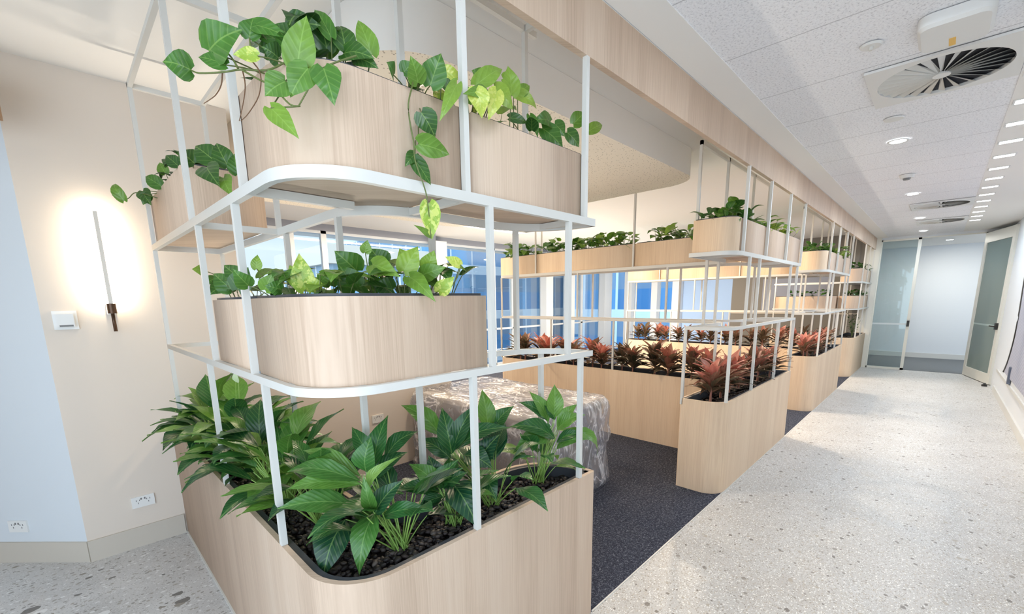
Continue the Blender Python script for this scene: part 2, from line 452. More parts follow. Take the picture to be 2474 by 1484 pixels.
def peace_lily(x, y, z, label, group, seed, n=22, size=1.0, heroes=None, tint=(.05, .6), out=None, flower=False):
    r = random.Random(seed)
    root = thing('peace_lily', (x, y, z), label, 'plant', group)
    fol = MB(); st = MB()
    for i in range(n):
        az = i * 2.399 + r.uniform(-.4, .4); el = r.uniform(.55, 1.45)
        pl = r.uniform(.12, .24) * size; L = r.uniform(.13, .2) * size
        h = Vector((math.cos(az), math.sin(az), 0))
        b0 = Vector((x, y, z)) + h * r.uniform(.005, .03)
        b1 = b0 + h * (pl * math.cos(el) * .7) + Vector((0, 0, pl * math.sin(el)))
        e2 = el - r.uniform(.3, 1.1)
        tp = b1 + h * (L * math.cos(e2)) + Vector((0, 0, L * math.sin(e2)))
        if out:
            x0, x1, y0, y1 = out
            if not (x0 < tp.x < x1 and y0 < tp.y < y1):
                tp.x = min(max(tp.x, x0), x1); tp.y = min(max(tp.y, y0), y1); tp.z += .04
        nr = Vector((h.x * -.35, h.y * -.35, .9))
        leaf(fol, b1, tp, L * r.uniform(.42, .56), r.uniform(.1, .35), r.uniform(*tint), 'lance', .2, 2, .04, nr)
        petiole(st, b0, b1, .0028 * size, .01)
    for hh in (heroes or []):
        b = Vector(hh[:3]); tp = Vector(hh[3:6])
        leaf(fol, b, tp, hh[6], hh[7], hh[8], 'lance', .26, 3, .035, None)
        rt = Vector((x, y, z)) + Vector((r.uniform(-.025, .025), r.uniform(-.025, .025), 0))
        petiole(st, rt, b, .003, .02)
    if flower:
        b0 = Vector((x, y, z)); b1 = b0 + Vector((.02, -.03, .34 * size))
        petiole(st, b0, b1, .003, 0)
        fm = MB(); leaf(fm, b1, b1 + Vector((-.01, -.02, .07)), .035, .2, .9, 'lance', .4, 2)
        fm.build('spathe', M['spathe'], root, label='white hooded flower')
    finish_plant(root, fol, st, M['lily'], M['stem_green'])
    return root

def pothos(cx, cy, z, hx, hy, label, group, seed, n=26, size=1.0, heroes=(), vines=(), roots=(), tint=(.05, .55), lod=1, spill=.5, fore=None):
    """heart-leaved trailing plant filling a box, half sizes hx, hy"""
    r = random.Random(seed)
    root = thing('trailing_pothos', (cx, cy, z), label, 'plant', group)
    fol = MB(); st = MB(); rt = MB()
    for i in range(n):
        a = Vector((cx + r.uniform(-hx, hx) * .9, cy + r.uniform(-hy, hy) * .8, z))
        az = math.atan2(a.y - cy, a.x - cx) + r.uniform(-1.3, 1.3) if r.random() < .7 else r.uniform(0, 2 * PI)
        h = Vector((math.cos(az), math.sin(az), 0))
        hgt = r.uniform(.02, .12) * size
        L = r.uniform(.05, .09) * size
        b = a + h * r.uniform(.01, .05) * size + Vector((0, 0, hgt))
        el = r.uniform(-.7, .7)
        tp = b + h * (L * math.cos(el)) + Vector((0, 0, L * math.sin(el)))
        leaf(fol, b, tp, L * r.uniform(.75, .95), r.uniform(.1, .4), r.uniform(*tint), 'heart', r.uniform(.05, .3), 2 if lod < 2 else 1, 0, Vector((h.x * -.3 - .15, h.y * -.3 - .25, .85)), 1 if lod < 2 else 2)
        if lod < 2: petiole(st, a, b, .0017 * size, .01, 4)
    for hh in heroes:
        b = Vector(hh[:3]); tp = Vector(hh[3:6])
        leaf(fol, b, tp, hh[6] * 1.1, hh[7] * .7, hh[8], 'heart', .14, 3, .02, Vector((-.45, -.85, .1)))
        a = Vector((min(max(b.x, cx - hx * .85), cx + hx * .85), min(max(b.y, cy - hy * .85), cy + hy * .85), z))
        if (a - b).length < .2: petiole(st, a, b, .0021, .015)
    for v in vines: st.tube(smooth_path(v), .0024, 6, taper=.7)
    for v in roots: rt.tube(smooth_path(v), .0017, 5, taper=.5)
    finish_plant(root, fol, st, M['pothos'], M['stem_dark'])
    if rt.f: rt.build('aerial_roots', M['stem_brown'], root, label='thin brown dangling roots')
    return root

def smooth_path(pts, k=4):
    pts = [Vector(p) for p in pts]; out = []
    for i in range(len(pts) - 1):
        p0 = pts[max(0, i - 1)]; p1 = pts[i]; p2 = pts[i + 1]; p3 = pts[min(len(pts) - 1, i + 2)]
        for j in range(k):
            t = j / k
            out.append(.5 * ((2 * p1) + (p2 - p0) * t + (2 * p0 - 5 * p1 + 4 * p2 - p3) * t * t + (3 * p1 - p0 - 3 * p2 + p3) * t ** 3))
    out.append(pts[-1]); return out

def red_plant(x, y, z, label, group, seed, n=26, size=1.0, tint=(.25, .95), lod=1):
    r = random.Random(seed)
    root = thing('red_leaved_plant', (x, y, z), label, 'plant', group)
    fol = MB(); st = MB()
    for i in range(n):
        f = i / n                       # 0 outer and low .. 1 inner and high
        az = i * 2.399 + r.uniform(-.5, .5); el = .05 + .95 * f + r.uniform(-.3, .35)
        L = r.uniform(.13, .2) * size * (1 - .2 * f)
        h = Vector((math.cos(az), math.sin(az), 0))
        b = Vector((x, y, z + (.05 + .11 * f) * size)) + h * .014
        tp = b + h * (L * math.cos(el)) + Vector((0, 0, L * math.sin(el)))
        tn = min(1, max(0, tint[0] + (tint[1] - tint[0]) * f ** 1.2 + r.uniform(-.35, .2)))
        leaf(fol, b, tp, L * r.uniform(.28, .42), r.uniform(.05, .3), tn, 'lance', .35, 2 if lod < 2 else 1, .06, Vector((h.x * -.4, h.y * -.4, .85)), 1 if lod < 2 else 2)
    st.tube([(x, y, z - .01), (x + .004, y, z + .08 * size), (x, y + .004, z + .17 * size)], .008 * size, 6, taper=.5)
    finish_plant(root, fol, st, M['cordyline'], M['stem_red'])
    return root

def shrub(x, y, z, label, seed, h=.42):
    r = random.Random(seed); root = thing('leafy_shrub', (x, y, z), label, 'plant')
    fol = MB(); st = MB()
    for i in range(9):
        az = i * 2.4; top = Vector((x + .17 * math.cos(az) * r.uniform(.4, 1), y + .12 * math.sin(az) * r.uniform(.4, 1), z + h * r.uniform(.6, 1)))
        st.tube([(x, y, z), ((x + top.x) / 2, (y + top.y) / 2, z + (top.z - z) * .6), tuple(top)], .004, 5, taper=.5)
        for k in range(9):
            t = .3 + .7 * k / 8; p = Vector((x, y, z)).lerp(top, t); a2 = r.uniform(0, 2 * PI)
            tp = p + Vector((.06 * math.cos(a2), .06 * math.sin(a2), r.uniform(-.02, .03)))
            leaf(fol, p, tp, .032, .2, r.uniform(0, .8), 'strap', .1, 1, 0, Vector((0, 0, 1)), 2)
    finish_plant(root, fol, st, M['shrub'], M['stem_dark']); return root

ICO = None
def pebbles(poly, z, n, r0, r1, matl, seed, name, label, cat, flat=.6, near=None):
    """loose stones nobody could count: one object"""
    rr = random.Random(seed); g = (1 + 5 ** .5) / 2
    iv = [Vector(p).normalized() for p in ((-1, g, 0), (1, g, 0), (-1, -g, 0), (1, -g, 0), (0, -1, g), (0, 1, g), (0, -1, -g), (0, 1, -g), (g, 0, -1), (g, 0, 1), (-g, 0, -1), (-g, 0, 1))]
    fc = ((0, 11, 5), (0, 5, 1), (0, 1, 7), (0, 7, 10), (0, 10, 11), (1, 5, 9), (5, 11, 4), (11, 10, 2), (10, 7, 6), (7, 1, 8), (3, 9, 4), (3, 4, 2), (3, 2, 6), (3, 6, 8), (3, 8, 9), (4, 9, 5), (2, 4, 11), (6, 2, 10), (8, 6, 7), (9, 8, 1))
    xs = [p[0] for p in poly]; ys = [p[1] for p in poly]; mb = MB(); k = 0
    mb.face([(x, y, z - .012) for x, y in poly]); mb.tint += [0.0] * len(poly)
    while k < n:
        x = rr.uniform(min(xs), max(xs)); y = rr.uniform(min(ys), max(ys))
        if not inside(x, y, poly): continue
        k += 1; R = rr.uniform(r0, r1); sx, sy = rr.uniform(.8, 1.35), rr.uniform(.7, 1.0); a = rr.uniform(0, PI); ca, sa = math.cos(a), math.sin(a)
        tl = rr.uniform(-.35, .35); zz = z + rr.uniform(-.008, .012); b = len(mb.v); tn = rr.random() ** 1.6
        for q in iv:
            px, py, pz = q.x * R * sx, q.y * R * sy, q.z * R * flat
            pz += px * tl
            mb.v.append((x + px * ca - py * sa, y + px * sa + py * ca, zz + pz)); mb.tint.append(tn)
        for f in fc:
            mb.f.append(tuple(b + i for i in f)); mb.mi.append(0); mb.smooth.append(True)
    return tag(mb.build(name, matl), label, cat, kind='stuff')

# ------------------------------------------------------------------ planters, frames, boxes
def planter(outline, label, matl, group=None, z1=.75, liner=True, name='floor_planter'):
    xs = [p[0] for p in outline]; ys = [p[1] for p in outline]
    root = thing(name, ((min(xs) + max(xs)) / 2, min(ys) + .2, 0), label, 'planter', group)
    b = MB(); i1 = inset(outline, .018)
    b.strip([(x, y, 0) for x, y in outline], [(x, y, z1) for x, y in outline]); b.strip([(x, y, z1) for x, y in outline], [(x, y, z1) for x, y in i1], smooth=False)
    b.strip([(x, y, z1) for x, y in i1], [(x, y, z1 - .12) for x, y in i1])
    b.build('body', matl, root)
    l = MB(); i2 = inset(outline, .0185); i3 = inset(outline, .040)
    l.ring(i2, i3, z1 - .11, z1 - .004); l.build('liner', M['liner'], root)
    return root, i3

def box_planter(x0, x1, y0, y1, z0, label, matl, group=None, h=.235, radii=(0, 0, 0, 0), soil=True, lip=.008):
    """hanging wooden box with a dark liner; radii of the corners from x0,y0 counter-clockwise"""
    root = thing('planter_box', ((x0 + x1) / 2, (y0 + y1) / 2, z0), label, 'planter', group)
    o = rp([(x0, y0, radii[0]), (x1, y0, radii[1]), (x1, y1, radii[2]), (x0, y1, radii[3])])
    i1 = inset(o, .012)
    b = MB(); z1 = z0 + h
    b.strip([(x, y, z0) for x, y in o], [(x, y, z1) for x, y in o]); b.strip([(x, y, z1) for x, y in o], [(x, y, z1) for x, y in i1], smooth=False)
    b.strip([(x, y, z1) for x, y in i1], [(x, y, z1 - .06) for x, y in i1]); b.face([(x, y, z0) for x, y in o][::-1])
    b.build('body', matl, root)
    l = MB(); i2 = inset(o, .0125); i3 = inset(o, .02)
    l.ring(i2, i3, z1 - .05, z1 + lip); lo = l.build('liner', M['liner'], root)
    s = MB(); s.face([(x, y, z1 - .02) for x, y in i3]); s.build('soil', M['soil'], lo)
    return root

def rail_mb(outline, z, h=.024, w=.02):
    mb = MB(); mb.ring(outline, inset(outline, w), z - h, z); return mb
def post(mb_root, x, y, z0, z1, s=.02):
    """x, y = the outer corner nearest the walk side; centred square tube"""
    MB().quadbox(x - s / 2, x + s / 2, y - s / 2, y + s / 2, z0, z1).build('post', M['white_steel'], mb_root)
def bar(root, x0, x1, y0, y1, z, h=.024, name='crossbar'):
    MB().quadbox(x0, x1, y0, y1, z - h, z).build(name, M['white_steel'], root)
HERO={
'pothos_corner':[(0.325,1.285,2.129,0.377,1.213,2.166,0.084,0.30,0.35),(0.290,1.310,2.086,0.239,1.320,2.091,0.063,0.50,0.30),(0.348,1.254,2.097,0.305,1.303,2.117,0.037,0.20,0.30),(0.395,1.221,2.157,0.408,1.221,2.205,0.044,0.30,0.30),(0.405,1.219,2.188,0.460,1.154,2.156,0.037,0.20,0.35),(0.394,1.180,2.105,0.352,1.208,2.104,0.032,0.20,0.80),(0.448,1.203,2.128,0.412,1.199,2.138,0.051,0.40,0.15),(0.449,1.100,2.073,0.470,1.077,2.176,0.065,0.20,0.50),(0.486,1.214,2.208,0.540,1.161,2.217,0.061,0.40,0.10),(0.422,1.104,2.037,0.381,1.122,2.001,0.057,0.30,0.40),(0.387,1.109,1.974,0.416,1.046,1.904,0.042,0.20,0.55),(0.490,1.057,2.070,0.496,1.030,1.988,0.060,0.30,0.35),(0.461,1.071,2.065,0.424,1.093,2.002,0.059,0.30,0.40),(0.657,1.134,2.183,0.645,1.171,2.274,0.049,0.30,0.50),(0.568,1.197,2.186,0.566,1.223,2.280,0.063,0.40,0.10),(0.601,1.163,2.185,0.611,1.202,2.260,0.055,0.40,0.15),(0.500,1.208,2.184,0.451,1.236,2.212,0.050,0.30,0.25),(0.449,1.213,2.172,0.398,1.258,2.196,0.039,0.30,0.30),(0.596,1.166,2.175,0.638,1.088,2.152,0.052,0.40,0.20),(0.616,1.142,2.164,0.653,1.097,2.137,0.042,0.30,0.15),(0.569,1.172,2.205,0.560,1.232,2.290,0.038,0.30,0.35),(0.435,1.251,2.149,0.473,1.219,2.178,0.044,0.20,0.20),],
'pothos_front':[(0.804,1.085,2.140,0.831,1.065,2.223,0.066,0.30,0.30),(0.763,1.085,2.134,0.730,1.065,2.181,0.051,0.30,0.45),(0.885,1.135,2.212,0.948,1.115,2.217,0.047,0.20,0.90),(0.883,1.065,2.161,0.793,1.035,2.033,0.039,0.20,0.60),(0.755,1.065,2.052,0.791,1.055,1.996,0.061,0.30,0.12),(0.735,1.055,1.967,0.832,1.045,1.958,0.059,0.20,0.45),(0.731,1.075,1.933,0.777,1.065,1.871,0.041,0.20,0.20),(0.742,1.085,1.950,0.701,1.075,1.908,0.032,0.20,0.20),(0.752,1.045,1.816,0.750,1.035,1.718,0.053,0.20,0.75),(0.752,1.045,1.730,0.693,1.035,1.752,0.018,0.20,0.50),(0.719,1.135,2.156,0.683,1.105,2.164,0.044,0.30,0.35),(0.752,1.135,2.172,0.774,1.115,2.198,0.041,0.30,0.30),(0.893,1.105,2.153,0.833,1.085,2.156,0.053,0.30,0.25),],
'pothos_yellow':[(0.988,1.100,2.202,1.106,1.100,2.287,0.052,0.30,0.60),(1.195,1.150,2.249,1.182,1.150,2.338,0.063,0.30,0.65),(0.951,1.060,2.167,0.964,1.050,2.089,0.062,0.30,0.95),(1.047,1.070,2.193,0.999,1.060,2.095,0.051,0.30,1.00),(0.952,1.100,2.140,0.922,1.100,2.193,0.050,0.30,0.45),(1.067,1.100,2.215,1.152,1.100,2.178,0.060,0.30,0.70),(1.258,1.200,2.290,1.391,1.200,2.276,0.047,0.40,0.70),(1.051,1.150,2.256,1.016,1.150,2.269,0.048,0.30,0.40),(1.186,1.180,2.308,1.259,1.170,2.294,0.053,0.30,0.60),(1.280,1.200,2.289,1.348,1.200,2.345,0.043,0.30,0.50),(1.020,1.080,2.171,0.903,1.060,2.142,0.050,0.30,0.50),],
'pothos_end':[(1.745,1.290,2.333,1.831,1.290,2.405,0.065,0.30,0.40),(1.889,1.310,2.342,2.047,1.330,2.420,0.053,0.20,0.50),(1.508,1.230,2.265,1.382,1.210,2.235,0.066,0.30,0.30),(1.456,1.230,2.229,1.546,1.190,2.159,0.078,0.30,0.30),(1.359,1.210,2.244,1.372,1.180,2.163,0.038,0.30,0.35),(1.673,1.270,2.276,1.739,1.250,2.225,0.067,0.30,0.20),(1.560,1.250,2.276,1.606,1.230,2.234,0.063,0.30,0.25),(1.214,1.180,2.190,1.313,1.180,2.198,0.036,0.30,0.15),],
'pothos_left':[(0.431,1.908,2.025,0.438,1.808,1.946,0.075,0.30,0.15),(0.456,2.195,2.104,0.422,2.242,2.153,0.076,0.40,0.15),(0.485,2.013,2.078,0.439,2.076,2.137,0.078,0.40,0.15),(0.499,1.917,2.046,0.481,1.957,2.129,0.066,0.40,0.15),(0.402,2.979,2.110,0.373,2.996,2.058,0.051,0.30,0.20),(0.309,3.067,2.080,0.286,3.114,2.171,0.051,0.80,0.45),(0.383,3.004,2.127,0.399,2.939,2.051,0.064,0.30,0.15),(0.432,2.806,2.124,0.383,2.871,2.175,0.061,0.40,0.30),(0.455,2.799,2.184,0.442,2.827,2.240,0.049,0.30,0.45),(0.467,1.862,1.988,0.463,1.774,1.911,0.052,0.30,0.50),(0.432,2.371,2.128,0.402,2.414,2.172,0.052,0.30,0.10),(0.505,1.827,2.001,0.505,1.846,2.073,0.053,0.30,0.20),],
'pothos_mid_tall':[(0.700,1.390,1.651,0.635,1.400,1.712,0.083,0.30,0.30),(0.687,1.300,1.702,0.692,1.290,1.739,0.033,0.20,0.50),(0.697,1.279,1.664,0.723,1.170,1.624,0.063,0.40,0.55),(0.665,1.337,1.589,0.629,1.365,1.666,0.078,0.40,0.30),(0.768,1.340,1.671,0.736,1.357,1.723,0.074,0.40,0.25),(0.768,1.217,1.644,0.810,1.193,1.720,0.065,0.30,0.70),(0.802,1.245,1.666,0.780,1.253,1.717,0.053,0.30,0.65),(0.830,1.184,1.651,0.844,1.155,1.707,0.052,0.30,0.60),(0.761,1.174,1.623,0.763,1.051,1.550,0.054,0.40,0.50),(0.823,1.114,1.578,0.851,1.068,1.623,0.046,0.30,0.75),(0.818,1.191,1.632,0.856,1.114,1.654,0.052,0.30,0.45),(0.907,1.108,1.662,0.864,1.129,1.687,0.031,0.20,1.00),(0.612,1.395,1.604,0.600,1.392,1.654,0.057,0.30,0.35),(0.748,1.252,1.588,0.688,1.272,1.601,0.065,0.30,0.20),],
'pothos_mid_yellow':[(0.510,1.339,1.589,0.504,1.344,1.692,0.060,0.30,0.75),(0.452,1.562,1.658,0.460,1.566,1.703,0.031,0.30,0.60),(0.521,1.284,1.587,0.502,1.285,1.627,0.040,0.30,0.80),(0.501,1.351,1.601,0.488,1.380,1.661,0.044,0.30,0.70),(0.411,1.518,1.605,0.370,1.499,1.651,0.049,0.30,0.35),(0.428,1.424,1.590,0.444,1.390,1.636,0.043,0.30,0.45),(0.461,1.389,1.590,0.419,1.392,1.601,0.043,0.30,0.30),(0.545,1.309,1.612,0.561,1.270,1.634,0.036,0.30,0.40),],
'pothos_mid_left':[(0.481,2.417,1.700,0.434,2.394,1.705,0.048,0.30,0.60),(0.487,2.255,1.661,0.439,2.223,1.628,0.042,0.30,0.30),(0.480,2.107,1.625,0.422,2.085,1.588,0.060,0.30,0.20),(0.473,1.963,1.605,0.432,2.022,1.668,0.070,0.30,0.25),(0.480,1.817,1.630,0.436,1.878,1.690,0.066,0.30,0.20),(0.431,1.713,1.598,0.466,1.697,1.673,0.070,0.30,0.15),],
'lily_a':[(0.607,1.370,0.867,0.398,1.449,0.905,0.088,0.30,0.45),(0.639,1.358,0.945,0.471,1.568,0.978,0.074,0.40,0.45),(0.637,1.357,0.935,0.442,1.501,0.941,0.065,0.30,0.60),(0.657,1.347,0.976,0.670,1.324,1.103,0.087,0.40,0.40),(0.685,1.349,0.983,0.764,1.371,1.152,0.070,0.30,0.30),(0.667,1.319,0.906,0.711,1.224,1.050,0.042,0.70,0.80),(0.648,1.292,0.839,0.720,1.222,0.963,0.078,0.30,0.10),(0.649,1.293,0.846,0.534,1.202,0.716,0.086,0.50,0.45),(0.577,1.361,0.826,0.453,1.281,0.704,0.113,0.40,0.05),(0.642,1.288,0.856,0.605,1.262,1.002,0.049,0.40,0.50),(0.672,1.292,0.822,0.791,1.149,0.854,0.059,0.40,0.30),(0.658,1.398,0.947,0.535,1.575,1.037,0.059,0.40,0.60),(0.712,1.407,0.975,0.687,1.495,1.103,0.063,0.40,0.30),(0.664,1.395,0.852,0.511,1.470,0.759,0.073,0.40,0.05),(0.736,1.359,0.996,0.855,1.319,1.085,0.066,0.50,0.20),(0.696,1.368,0.928,0.807,1.321,1.017,0.065,0.50,0.15),],
'lily_b':[(0.948,1.257,0.871,0.925,1.078,0.762,0.119,0.40,0.05),(0.910,1.291,0.848,0.838,1.362,0.950,0.078,0.50,0.50),(0.914,1.286,0.848,0.965,1.235,0.963,0.069,0.50,0.30),(0.921,1.302,0.824,0.802,1.402,0.850,0.063,0.40,0.30),(0.923,1.277,0.848,0.998,1.216,0.909,0.063,0.40,0.20),(0.931,1.314,0.851,0.919,1.355,0.962,0.074,0.30,0.10),(0.919,1.273,0.817,0.831,1.312,0.786,0.056,0.40,0.20),],
'lily_c':[(1.054,1.384,0.922,1.052,1.436,1.114,0.093,0.30,0.20),(1.060,1.382,0.935,1.136,1.325,1.130,0.079,0.30,0.15),(1.044,1.442,0.994,0.938,1.557,1.130,0.087,0.40,0.55),(1.073,1.370,0.943,1.229,1.206,1.039,0.075,0.50,0.20),(1.128,1.320,0.858,1.201,1.254,1.000,0.104,0.30,0.05),(1.049,1.384,0.901,0.965,1.493,0.988,0.079,0.40,0.15),(1.117,1.269,0.840,1.093,1.160,0.775,0.077,0.50,0.20),(1.271,1.393,0.974,1.277,1.435,1.157,0.082,0.30,0.60),(1.284,1.380,0.973,1.365,1.326,1.082,0.075,0.40,0.30),(1.075,1.334,0.925,1.125,1.215,0.888,0.101,0.40,0.10),],
'lily_d':[(1.541,1.234,1.000,1.566,1.250,1.160,0.081,0.30,0.65),(1.521,1.250,0.986,1.480,1.329,1.130,0.066,0.30,0.60),(1.522,1.251,0.995,1.426,1.345,1.087,0.069,0.30,0.25),(1.543,1.230,0.995,1.518,1.280,1.091,0.062,0.30,0.25),(1.543,1.218,0.947,1.628,1.122,1.026,0.069,0.50,0.60),(1.531,1.220,0.909,1.352,1.337,0.990,0.095,0.40,0.30),(1.535,1.211,0.890,1.592,1.096,0.951,0.057,0.40,0.20),(1.531,1.208,0.861,1.590,1.076,0.926,0.057,0.50,0.50),(1.517,1.234,0.909,1.333,1.299,0.882,0.106,0.70,0.50),(1.545,1.220,0.966,1.628,1.163,1.069,0.058,0.30,0.60),(1.588,1.241,0.932,1.752,1.112,0.804,0.060,0.70,0.60),(1.475,1.250,0.916,1.459,1.286,0.992,0.115,0.30,0.30),],
}
VINES={
'vine_hang':[(0.772,1.145,2.170),(0.746,1.085,2.129),(0.709,1.055,2.059),(0.711,1.055,2.011),(0.719,1.055,1.968),(0.721,1.055,1.922),(0.733,1.040,1.862),(0.744,1.040,1.821),(0.746,1.035,1.723)],
'vine_left':[(0.454,1.178,2.112),(0.412,1.184,2.083),(0.372,1.227,2.086),(0.338,1.243,2.075),(0.300,1.283,2.074),(0.290,1.310,2.086)],
'root_a':[(0.340,1.257,2.079),(0.334,1.256,2.051),(0.318,1.251,2.023),(0.297,1.268,2.005)],
'root_b':[(0.373,1.225,2.084),(0.373,1.216,2.051),(0.360,1.202,2.004),(0.348,1.204,1.964)],
'root_c':[(0.393,1.209,2.102),(0.393,1.169,2.063),(0.384,1.167,2.017),(0.361,1.179,1.976),(0.347,1.190,1.960)],
'stem_1':[(0.367,1.233,2.089),(0.360,1.246,2.113),(0.347,1.265,2.138)],
'stem_2':[(0.392,1.210,2.102),(0.394,1.218,2.140),(0.395,1.222,2.159)],
'stem_3':[(0.372,1.227,2.086),(0.392,1.168,2.050),(0.403,1.138,2.035),(0.417,1.080,1.982),(0.432,1.063,1.978),(0.387,1.109,1.974)],
'stem_4':[(0.578,1.070,2.130),(0.508,1.057,2.084),(0.477,1.067,2.058),(0.455,1.066,2.020),(0.430,1.065,1.978)],
'vine_far':[(0.420,2.881,2.080),(0.359,3.026,2.121),(0.325,3.053,2.091),(0.295,3.082,2.083),(0.287,3.098,2.112)],
'vine_mid':[(0.459,1.905,1.603),(0.476,2.196,1.670),(0.485,2.413,1.699)],
'vine_mid2':[(0.872,1.124,1.585),(0.895,1.110,1.624),(0.909,1.106,1.662)],
}
SKY = 1.15; KC = .8; KW = 1.8; KU = 1.6; EXPO = 0.15; SUN = 6.5
# ================================================================== THE SETTING
Y0 = 1.079            # line of planters and carpet edge
ZC = 2.70; ZA = 2.83  # corridor and lounge ceilings
# floors
f = MB(); f.quadbox(-2.6, 16, -.80, Y0, -.1, 0); struct('floor', f, M['terrazzo'])
f = MB(); f.quadbox(-2.6, .408, Y0, 9, -.1, 0); struct('floor_terrazzo', f, M['terrazzo_grey'])
f = MB(); f.quadbox(.408, 12.06, Y0, 7.6, -.1, -.001); struct('floor_carpet', f, M['carpet'])
f = MB(); f.quadbox(1.66, 12.06, Y0 - .004, Y0 + .004, -.01, .003); f.quadbox(.400, .408, Y0, 3.57, -.01, .008); struct('trim_1', f, M['white_steel'])
f = MB(); f.quadbox(12.10, 16, -1.6, 3.6, -.1, .004); struct('floor_far_room', f, M['carpet_grey'])
# walls of the lounge
w = MB(); w.quadbox(-.078, .956, 3.569, 3.70, 0, ZA); struct('wall_lamp', w, M['wall'])
w = MB(); w.quadbox(.956, 2.75, 3.569, 3.66, 0, 1.0); struct('wall_low', w, M['wall'])
# angled wall on the left, going back from the corner
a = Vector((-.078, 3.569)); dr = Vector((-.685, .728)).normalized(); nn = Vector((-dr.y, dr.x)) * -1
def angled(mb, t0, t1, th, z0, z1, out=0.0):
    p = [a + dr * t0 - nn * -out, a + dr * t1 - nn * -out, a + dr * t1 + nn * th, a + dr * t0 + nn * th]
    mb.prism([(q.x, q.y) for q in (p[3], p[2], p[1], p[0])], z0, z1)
w = MB(); angled(w, 0, 2.2, .09, 0, ZA); struct('wall_angled', w, m_paint('wall_blue_daylight', srgb(212, 218, 223)))  # same wall paint, with blue daylight put into its colour
s = MB(); s.quadbox(-.078, .40, 3.557, 3.569, 0, .135); struct('baseboard_lamp', s, M['skirting'])
s = MB()
p = [a, a + dr * 2.2]; q = [v - nn * .012 for v in p]
s.prism([(q[0].x + .004, q[0].y), (p[0].x + .004, p[0].y), (p[1].x, p[1].y), (q[1].x, q[1].y)], 0, .135); struct('baseboard_angled', s, M['skirting'])
# return of the lamp wall into the window bay, window wall, east wall
w = MB(); w.quadbox(.85, .956, 3.70, 7.6, 0, ZA); struct('wall_return', w, M['wall'])
# ceiling
c = MB(); c.quadbox(-2.6, 12.06, Y0 + .028, 9, ZA, ZA + .1); struct('ceiling_lounge', c, M['ceil_paint'])
c = MB(); c.quadbox(-2.6, 12.06, .908, Y0, ZC, ZC + .1); c.quadbox(-2.6, 12.06, -.80, -.168, ZC, ZC + .1); struct('ceiling_margin', c, M['ceil_paint'])
c = MB(); c.quadbox(-2.6, 12.06, -.168, .908, ZC + .004, ZC + .1); struct('ceiling_tiles', c, M['tile'])
c = MB(); c.quadbox(12.10, 16, -1.6, 3.6, ZC - .02, ZC + .1); struct('ceiling_far_room', c, M['ceil_paint'])
# wood bulkhead over the planter line
b = MB(); b.quadbox(-2.6, 11.98, Y0, Y0 + .028, 2.47, ZC - .006); struct('bulkhead_beam', b, M['oak'])
b = MB(); b.quadbox(-2.6, 12.06, Y0 + .003, Y0 + .028, ZC - .006, ZA + .1); struct('trim_2', b, M['ceil_paint'])
# suspended ceiling raft over the first bay
ro = rp([(1.03, 1.705, .35), (4.27, 1.705, .3), (4.27, 5.2, .3), (1.03, 5.2, .35)], 14)
b = MB(); b.prism(ro, 2.605, ZA - .001, top=False, bottom=False, smooth=True); struct('ceiling_raft', b, M['ceil_paint'])
b = MB(); b.face([(x, y, 2.606) for x, y in inset(ro, .004)][::-1])
b.strip([(x, y, 2.605) for x, y in ro], [(x, y, 2.606) for x, y in inset(ro, .004)], smooth=False); struct('ceiling_raft_panel', b, M['perf'])
# right wall of the corridor
w = MB(); w.quadbox(-2.7, -2.6, Y0 + .3, 5.6, 0, ZA); w.quadbox(-2.7, -1.4, 5.5, 5.6, 0, ZA); struct('wall_west_blocker', w, M['wall'])  # added out of view to keep sky light off the angled wall
w = MB(); w.quadbox(-.2, 12.06, -.90, -.78, 0, ZC); struct('wall_right', w, M['wall_cool'])
w = MB(); w.quadbox(-2.6, 10.25, -.78, -.762, 0, .10); struct('baseboard_right', w, M['white_steel'])
w = MB(); w.quadbox(-2.6, 10.2, -.78, -.765, .33, .37); struct('trim_3', w, M['white_steel'])
# end wall: pier, header, east wall of the lounge
w = MB(); w.quadbox(12.06, 12.16, 1.04, 3.85, 0, ZA); struct('wall_end', w, M['dark_wall'])
w = MB(); w.quadbox(12.02, 12.14, 1.005, Y0 + .16, 0, ZC); struct('column_end', w, M['door_frame'])
w = MB(); w.quadbox(12.06, 12.16, -.90, 1.005, 2.655, ZC + .1); struct('wall_header', w, M['wall_cool'])
w = MB(); w.quadbox(12.06, 12.16, -.90, -.50, 0, 2.655); struct('wall_pier', w, M['wall_cool'])
w = MB(); w.quadbox(14.7, 14.8, -1.6, 3.6, 0, ZC); w.quadbox(12.16, 14.7, -1.7, -1.6, 0, ZC); w.quadbox(12.16, 14.7, 3.5, 3.6, 0, ZC); struct('wall_far_room', w, M['wall_cool'])
w = MB(); w.quadbox(14.68, 14.70, -1.6, 3.5, 0, .12); struct('baseboard_far_room', w, M['white_steel'])
w = MB(); w.quadbox(12.06, 12.14, 3.85, 5.12, 0, ZA); struct('wall_pale_blue', w, mat('pale_blue_wall', srgb(160, 190, 232), .6))
# recess with a lowered blind in the end wall
w = MB(); w.quadbox(12.05, 12.058, 1.75, 3.15, 1.2, 1.96); struct('blind_panel', w, M['grey_blind'])
w = MB(); w.quadbox(12.045, 12.058, 1.1, 3.85, 2.0, 2.03); w.quadbox(12.045, 12.058, 1.1, 3.85, 1.13, 1.16); w.quadbox(12.045, 12.058, 3.5, 3.53, 1.16, 2.0); struct('trim_4', w, M['skirting'])

